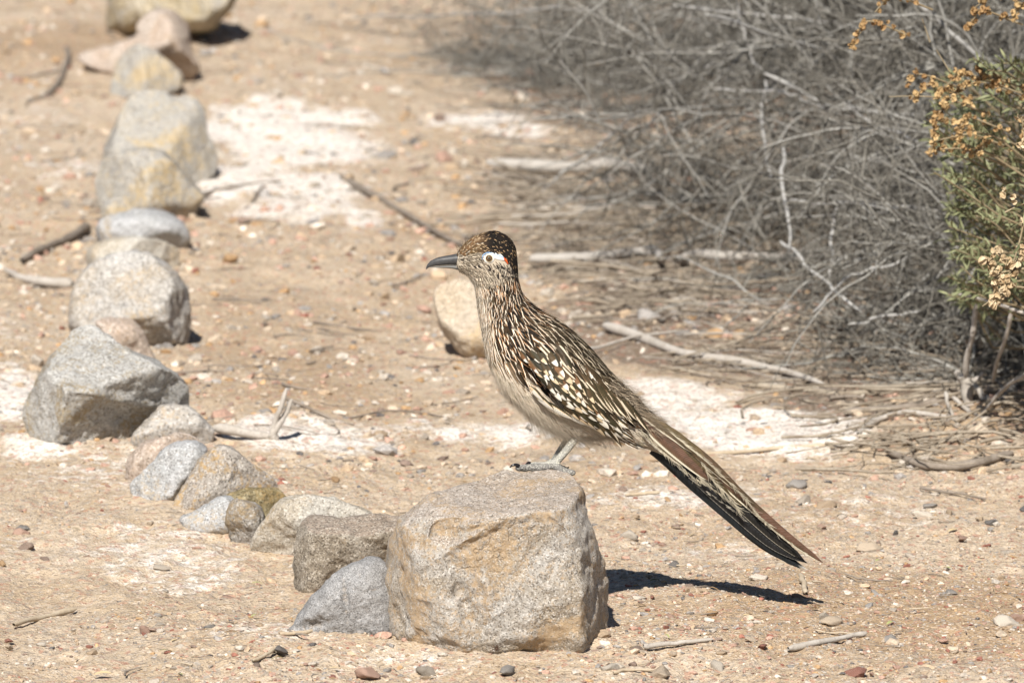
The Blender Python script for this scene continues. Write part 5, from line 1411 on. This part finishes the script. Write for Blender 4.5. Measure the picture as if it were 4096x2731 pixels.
# lesser, median and greater coverts: rows of feathers with pale drop-shaped tips, larger toward the wing tip
for row in range(10):
    for k in range(7):
        x = 2088 + k * 27 + row * 21 + r_.uniform(-8, 8); y = 1408 + k * (3 + row * .8) + row * 25 + r_.uniform(-8, 8)
        d = 52 + r_.uniform(-8, 8) - row * 1.2 + k * 1.0
        if k > 4 and r_.random() < .35: continue
        pale = r_.random() < (.85 if k < 5 else .5)
        wing_feather(WF, x, y, d, r_.uniform(54, 66) + row * 4.5, r_.uniform(24, 30), .0136 - .0004 * row, c3(GRN, .25), c3((.16, .085, .04) if r_.random() < .25 else OL1, .2), c3(WH if r_.random() < .7 else CR, .08),
                     e0=r_.uniform(-.45, .0) if pale else .5, v0=r_.uniform(.52, .62), side=.9 if r_.random() < .85 else -.6, taper=2.4)
# scapulars: long bronze feathers with thin cream edges running down the upper side
for row in range(5):
    for k in range(9):
        x = 2150 + k * 36 + row * 18 + r_.uniform(-6, 6); y = 1372 + row * 30 + k * (24 - row * 2.5) + r_.uniform(-5, 5)
        hh = hitY(x, y)
        if hh is None: continue
        d = 47 + k * 1.0 + r_.uniform(-4, 4)
        if x + 125 * math.cos(math.radians(d)) > np.interp(y + 125 * math.sin(math.radians(d)), [1264, 1317, 1408, 1518, 1590, 1660], [2205, 2278, 2374, 2469, 2555, 2615]) - 6: continue
        wing_feather(WF, x, y, d, r_.uniform(115, 150), r_.uniform(21, 26), .0105 - .0004 * k + .0004 * row, c3((.05, .04, .02), .3), c3(OL2, .2), c3((.70, .60, .44), .12), e0=.30, v0=.12, side=.9 if r_.random() < .8 else .2, taper=2.6)
for row in range(4):
    for k in range(7):
        x = 2215 + k * 30 + row * 12 + r_.uniform(-7, 7); y = 1372 + k * 38 + row * 34 + r_.uniform(-7, 7)
        L = r_.uniform(95, 130); d = 51 + r_.uniform(-4, 4)
        if x + L * math.cos(math.radians(d)) > np.interp(y + L * math.sin(math.radians(d)), [1264, 1317, 1408, 1518, 1590, 1690], [2205, 2278, 2374, 2469, 2555, 2625]) + 4: continue
        wing_feather(WF, x, y, d, L, r_.uniform(22, 28), .0112 - .0005 * k + .0003 * row, c3((.045, .032, .018), .3), c3(OL2, .25), c3((.70, .61, .46), .12), e0=r_.uniform(.2, .4), v0=r_.uniform(.1, .5), side=.9 if r_.random() < .8 else -.5, taper=2.4)
wing = empty('wing', (0, 0, 0), None, None); wing.parent = bird
wing.name = 'wing'
WF.singles('wing_feather', vane_gl, wing)
# the far wing, mirrored across the body
wing2 = empty('wing', (0, 0, 0), None, None); wing2.parent = bird
for ch in list(wing.children):
    c = ch.copy(); COL.objects.link(c); c.parent = wing2; c.scale = (1, -1, 1)

# ---- tail
tail = empty('tail', (0, 0, 0), None, None); tail.parent = bird
TF = Feathers()
def tail_feather(pts, Wp, yoff, cen, mid, rim, e0, v0, side, taper=4, K=16, twist=.0, glossy=True):
    W = catmull(np.array(pts, float), K); PT = PA(W[:, 0], W[:, 1], np.linspace(YB - .010 + yoff, YB - .004 + yoff, K))[None]
    N = np.repeat(np.array([[-.05, -1.0, .25 + twist]]), K, 0); N /= np.linalg.norm(N, axis=1, keepdims=True)
    TF.add(PT, N[None], np.array([Wp * pm]), taper, side * SIDE_SIGN, e0, v0, cen, mid, rim, .10)
BRZ = (.105, .058, .038); BRZ2 = (.078, .056, .028); BLU = (.010, .013, .016)
mk = lambda xs: [(2300 + .5421 * a, 1500 + .5421 * b) for a, b in xs]
tail_feather(mk([(560, 560), (800, 745), (1100, 1000), (1400, 1255), (1710, 1432)]), 50, .010, (.012, .012, .012), (.02, .02, .02), (.66, .63, .56), -2, .955, 0, 3.5)
tail_feather(mk([(560, 510), (790, 710), (1085, 975), (1385, 1220), (1662, 1425)]), 62, .007, BLU, (.012, .018, .020), (.55, .52, .46), 2, .3, 1, 3.5)
tail_feather(mk([(600, 500), (860, 720), (1160, 990), (1450, 1240), (1715, 1385)]), 52, .004, (.012, .012, .013), (.016, .016, .016), (.62, .58, .50), .95, .3, 1, 3.2)
tail_feather(mk([(640, 470), (900, 690), (1200, 950), (1460, 1185), (1690, 1362)]), 40, .002, (.014, .013, .012), (.02, .018, .014), (.60, .55, .44), .92, .3, 1, 7)
tail_feather(mk([(640, 420), (960, 660), (1260, 925), (1560, 1185), (1832, 1385)]), 44, -.001, BRZ, BRZ2, (.66, .60, .46), .74, .2, 1, 3.4)
tail_feather(mk([(600, 380), (900, 590), (1150, 800), (1350, 985), (1500, 1120)]), 30, -.0022, (.075, .050, .028), (.08, .055, .03), (.60, .54, .41), .80, .15, 1, 3)
tail_feather(mk([(520, 360), (760, 520), (960, 690), (1130, 850), (1230, 970)]), 36, -.0034, BRZ2, (.08, .058, .032), (.62, .56, .42), .78, .15, 1, 3)
tail_feather(mk([(560, 320), (760, 450), (960, 600), (1130, 760), (1260, 890)]), 28, -.0044, (.085, .055, .032), (.085, .055, .03), (.62, .56, .42), .74, .2, 1, 3)
tail_feather(mk([(520, 300), (700, 400), (860, 520), (1000, 640), (1090, 750)]), 26, -.0056, (.11, .08, .04), (.11, .08, .04), (.64, .58, .44), .62, .2, .3, 2.6)
tail_feather(mk([(440, 280), (560, 390), (700, 520), (850, 650), (1000, 780)]), 58, -.0068, BRZ, (.13, .085, .05), (.66, .60, .47), .70, .1, 1, 4)
tail_feather(mk([(430, 330), (500, 410), (590, 500), (700, 590), (790, 670)]), 34, -.0080, (.14, .11, .07), (.16, .12, .08), (.62, .56, .45), .45, .1, 1, 3)
tail_feather(mk([(420, 240), (520, 300), (640, 390), (760, 480), (860, 570)]), 34, -.0080, (.10, .075, .045), (.12, .09, .055), (.60, .54, .42), .6, .2, .2, 3)
TF.singles('tail_feather', vane_tl, tail)
# pale hair-like fringe along the lower edges of the bronze feathers
def fringe(pts, n, L, ang, spread, yoff, col, name='fringe'):
    Wp = catmull(np.array(pts, float), 200); idx = RNG.integers(0, 199, n)
    a = np.radians(RNG.normal(ang, spread, n)); Ln = RNG.uniform(.5, 1.1, n) * L
    v = np.linspace(0, 1, 5)
    X = Wp[idx, 0][:, None] + RNG.normal(0, 2, n)[:, None] + np.cos(a)[:, None] * Ln[:, None] * v + (Ln * RNG.normal(0, .12, n))[:, None] * v ** 2
    Yy = Wp[idx, 1][:, None] + RNG.normal(0, 2, n)[:, None] + np.sin(a)[:, None] * Ln[:, None] * v - (Ln * RNG.uniform(0, .25, n))[:, None] * v ** 2
    PT = PA(X, Yy, YB - .010 + yoff + RNG.normal(0, .0006, n)[:, None] + 0 * X)
    rr = RNG.uniform(.00022, .00042, n)[:, None] * np.linspace(1, .35, 5)[None]
    V, F = tubes(PT, rr, 3)
    return bird_part(name, mesh_np(name, V, F, {'tint': np.repeat(jitc(col, n, .12), 15, 0)}), hair_m, tail, stuff=True)
CRF = (.60, .54, .41)
fringe(mk([(480, 400), (560, 480), (640, 560), (720, 620), (800, 690), (900, 770), (1000, 800)]), 130, 34, 62, 12, -.012, CRF)
fringe(mk([(900, 740), (1000, 830), (1100, 900), (1200, 990)]), 60, 40, 42, 8, -.006, CRF)
fringe(mk([(930, 640), (1010, 760), (1090, 850), (1160, 930), (1210, 990)]), 100, 48, 58, 13, -.012, CRF)
fringe(mk([(560, 300), (760, 460), (900, 570), (1000, 660), (1080, 740)]), 45, 40, 42, 9, -.013, CRF)
fringe(mk([(1140, 790), (1220, 870), (1290, 950), (1350, 1030), (1450, 1110)]), 90, 34, 56, 12, -.008, CRF)
fringe(mk([(1300, 990), (1400, 1090), (1500, 1170), (1600, 1250), (1700, 1320)]), 120, 20, 46, 8, -.004, CRF)
fringe(mk([(720, 640), (850, 760), (1000, 880), (1120, 960), (1250, 1070)]), 60, 26, 42, 6, -.001, (.5, .46, .38))

# ---- head details
def lens(name, cx, cy, w_, h_, mat, out, n=28, rings=6, parent=None, edge=None):
    """small domed patch following the head"""
    Y0 = hitY(cx, cy) or YB - .015
    V = [P(cx, cy, Y0 - out)[:]]; F = []
    for r in range(1, rings + 1):
        f = r / rings
        for k in range(n):
            a = 2 * math.pi * k / n
            x, y = cx + w_ * f * math.cos(a), cy + h_ * f * math.sin(a)
            V.append(P(x, y, (hitY(x, y) or Y0) - out * math.sqrt(max(0, 1 - f * f * .92)))[:])
    for k in range(n): F.append((0, 1 + k, 1 + (k + 1) % n))
    me = bpy.data.meshes.new(name)
    for r in range(rings - 1):
        for k in range(n): F.append((1 + r * n + k, 1 + (r + 1) * n + k, 1 + (r + 1) * n + (k + 1) % n, 1 + r * n + (k + 1) % n))
    me.from_pydata(V, [], F); me.polygons.foreach_set('use_smooth', [True] * len(F))
    return bird_part(name, me, mat, parent)
def plain(name, col, rough=.5, spec=.3, bump=0):
    t = NT(name)
    n_ = t.noise(t.n('ShaderNodeNewGeometry').outputs['Position'], 900, 3)
    return t.done(t.mix(n_, tuple(c * .8 for c in col), tuple(min(1, c * 1.15) for c in col)), t.bump(n_, .3, .0004), rough, spec)
m_blueskin = plain('blue_skin', (.24, .40, .62), .5); m_white = plain('white_skin', (.80, .80, .78), .55); m_red = plain('red_skin', (.62, .10, .02), .5)
m_pale = plain('pale_ring', (.74, .66, .46), .4)
t = NT('iris'); iris_m = t.done((.10, .055, .025), None, .12, .5)
t = NT('pupil'); pup_m = t.done((.004, .004, .004), None, .05, .6)
def strip_patch(name, pts, mat, out, hw):
    W = catmull(np.array(pts, float), 22); tn = np.gradient(W, axis=0); tn /= np.linalg.norm(tn, axis=1, keepdims=True)
    hwv = np.interp(np.linspace(0, 1, 22), np.linspace(0, 1, len(hw)), hw); V = []
    for i in range(22):
        for u in (-1, -.5, 0, .5, 1):
            x = W[i, 0] - tn[i, 1] * hwv[i] * u; y = W[i, 1] + tn[i, 0] * hwv[i] * u
            V.append(P(x, y, (hitY(x, y) or YB - .008) - out * (1 - .6 * u * u))[:])
    return bird_part(name, mesh_np(name, np.array(V), grid_faces(22, 5)), mat)
strip_patch('face_patch', [(1956, 1014), (1975, 1020), (1998, 1028), (2018, 1037)], m_white, .0019, [6, 13, 12, 6])
strip_patch('blue_stripe', [(1930, 1040), (1930, 1026), (1942, 1014), (1960, 1011), (1980, 1018), (2000, 1024), (2016, 1032)], m_blueskin, .0021, [1, 2.6, 3, 2.2, 2.6, 3.5, 2.5])
strip_patch('red_patch', [(2015, 1031), (2024, 1041), (2032, 1056)], m_red, .0026, [3, 5.5, 2])
lens('eye_socket', EYE[0] - 1, EYE[1], 22.5, 19.5, m_white, .0022)
ey = lens('eye', EYE[0], EYE[1], 17.5, 17.5, m_pale, .0036)
lens('iris', EYE[0], EYE[1], 15.5, 15.5, iris_m, .0042, parent=ey)
lens('iris_ring', EYE[0], EYE[1], 8.8, 8.8, m_pale, .0048, parent=ey)
lens('pupil', EYE[0], EYE[1], 6.6, 6.6, pup_m, .0055, parent=ey)

def loft(name, st, mat, Y0=None, n=40, m=20, power=1.0):
    q = catmull(np.array(st, float), n); D_ = PA(q[:, 0], q[:, 1], Y0 or YB); V_ = PA(q[:, 2], q[:, 3], Y0 or YB)
    a = np.arange(m) * 2 * math.pi / m
    X = (D_ + V_)[:, None] / 2 + (D_ - V_)[:, None] / 2 * np.cos(a)[None, :, None] + (q[:, 4][:, None] * -np.sin(a)[None])[:, :, None] * np.array([0, 1., 0])
    V = np.concatenate([X.reshape(-1, 3), [X[0].mean(0)], [X[-1].mean(0)]])
    F = [tuple(f) for f in grid_faces(n, m, True)] + [(n * m, (j + 1) % m, j) for j in range(m)] + [(n * m + 1, (n - 1) * m + j, (n - 1) * m + (j + 1) % m) for j in range(m)]
    me = bpy.data.meshes.new(name); me.from_pydata([tuple(v) for v in V], [], [tuple(int(x) for x in f) for f in F]); me.polygons.foreach_set('use_smooth', [True] * len(F))
    return bird_part(name, me, mat)
t = NT('horn_bill'); _ps = t.n('ShaderNodeNewGeometry').outputs['Position']; _n = t.noise(_ps, 260, 4)
bill_m = t.done(t.mix(_n, (.032, .032, .034), (.09, .09, .09)), t.bump(_n, .3, .0006), .45, .3)
t = NT('horn_bill_lower'); _n = t.noise(t.n('ShaderNodeNewGeometry').outputs['Position'], 260, 4)
bill2 = t.done(t.mix(_n, (.09, .09, .085), (.17, .165, .15)), None, .5, .3)
loft('upper_bill', [(1703, 1078, 1703.6, 1078.5, .0002), (1706, 1064, 1711, 1073, .0009), (1714, 1052, 1722, 1067, .0017), (1727, 1041, 1735, 1065, .0025), (1755, 1029, 1760, 1062, .0037), (1800, 1020, 1803, 1059, .0052), (1838, 1013, 1850, 1058, .0066), (1868, 1008, 1905, 1058, .0085)], bill_m)
loft('lower_bill', [(1718, 1067, 1719, 1070, .0008), (1738, 1066, 1739, 1070, .0018), (1760, 1063, 1762, 1071.5, .0027), (1802, 1060, 1806, 1074, .0042), (1845, 1058, 1852, 1084, .0055), (1900, 1057, 1895, 1085, .0070)], bill2)
# nostril
strip_patch('nostril', [(1842, 1036), (1850, 1038), (1858, 1041)], pup_m, .0030, [1, 1.8, .6])

# claws
t = NT('claw_horn'); claw_m = t.done((.012, .011, .012), None, .22, .6)
for pts, r in [([(2076, 1864, YN - .007), (2062, 1858, YN - .008), (2048, 1861, YN - .009), (2039, 1870, YN - .009)], .0024), ([(2124, 1855, YN + .026), (2114, 1850, YN + .028), (2101, 1856, YN + .03)], .0022),
               ([(2262, 1872, YN + .014), (2272, 1870, YN + .016), (2276, 1865, YN + .017)], .0014), ([(2287, 1886, YN - .012), (2296, 1885, YN - .013), (2301, 1892, YN - .013)], .0014)]:
    W = catmull(np.array([P(*q)[:] for q in pts]), 10); V, F = tubes(W[None], (r * np.linspace(1, .1, 10) ** .7)[None], 8)
    bird_part('claw', mesh_np('claw', V, F), claw_m)

# ------------------------------------------------------------------ the tiny spider low on the rock
sp0 = P(1986, 2592, 8.79)
for _ in range(1):
    dgx = bpy.context.evaluated_depsgraph_get(); dgx.update()
    d = (P(1986, 2592, 9) - CAMP).normalized()
    rk = next(o for o in bpy.data.objects if o.name.startswith('perch_rock'))
    inv = rk.matrix_world.inverted() if False else Matrix.Translation(-Vector(rk.location))
    hit, loc, nrm, _i = rk.ray_cast(inv @ (CAMP + d * 7), d)
    if hit: sp0 = loc + Vector(rk.location)
t = NT('spider_body'); sp_m = t.done((.07, .04, .025), None, .6)
spd = empty('spider', tuple(sp0), 'tiny brown spider low on the front of the perch rock', 'spider')
v, f = ICO[2]
vv = np.concatenate([v * [.0020, .0018, .0022], v * [.0014, .0014, .0014] + [.0004, -.0005, .0030]]); ff = np.concatenate([f, f + len(v)])
o = link('body', mesh_np('body', vv + [0, -.0018, 0], ff), sp_m); o.parent = spd
for k in range(8):
    a = [.35, .8, 2.3, 2.8, 3.5, 4.0, 5.4, 5.9][k]; L = .011 if k % 2 else .008
    pts = np.array([[0, -.002, .001], [math.cos(a) * L * .45, -.004, math.sin(a) * L * .45 + .001], [math.cos(a) * L, -.0005, math.sin(a) * L]])
    V, F = tubes(catmull(pts, 7)[None], np.linspace(.00035, .0002, 7)[None], 4)
    o = link('leg', mesh_np('leg', V, F), sp_m); o.parent = spd
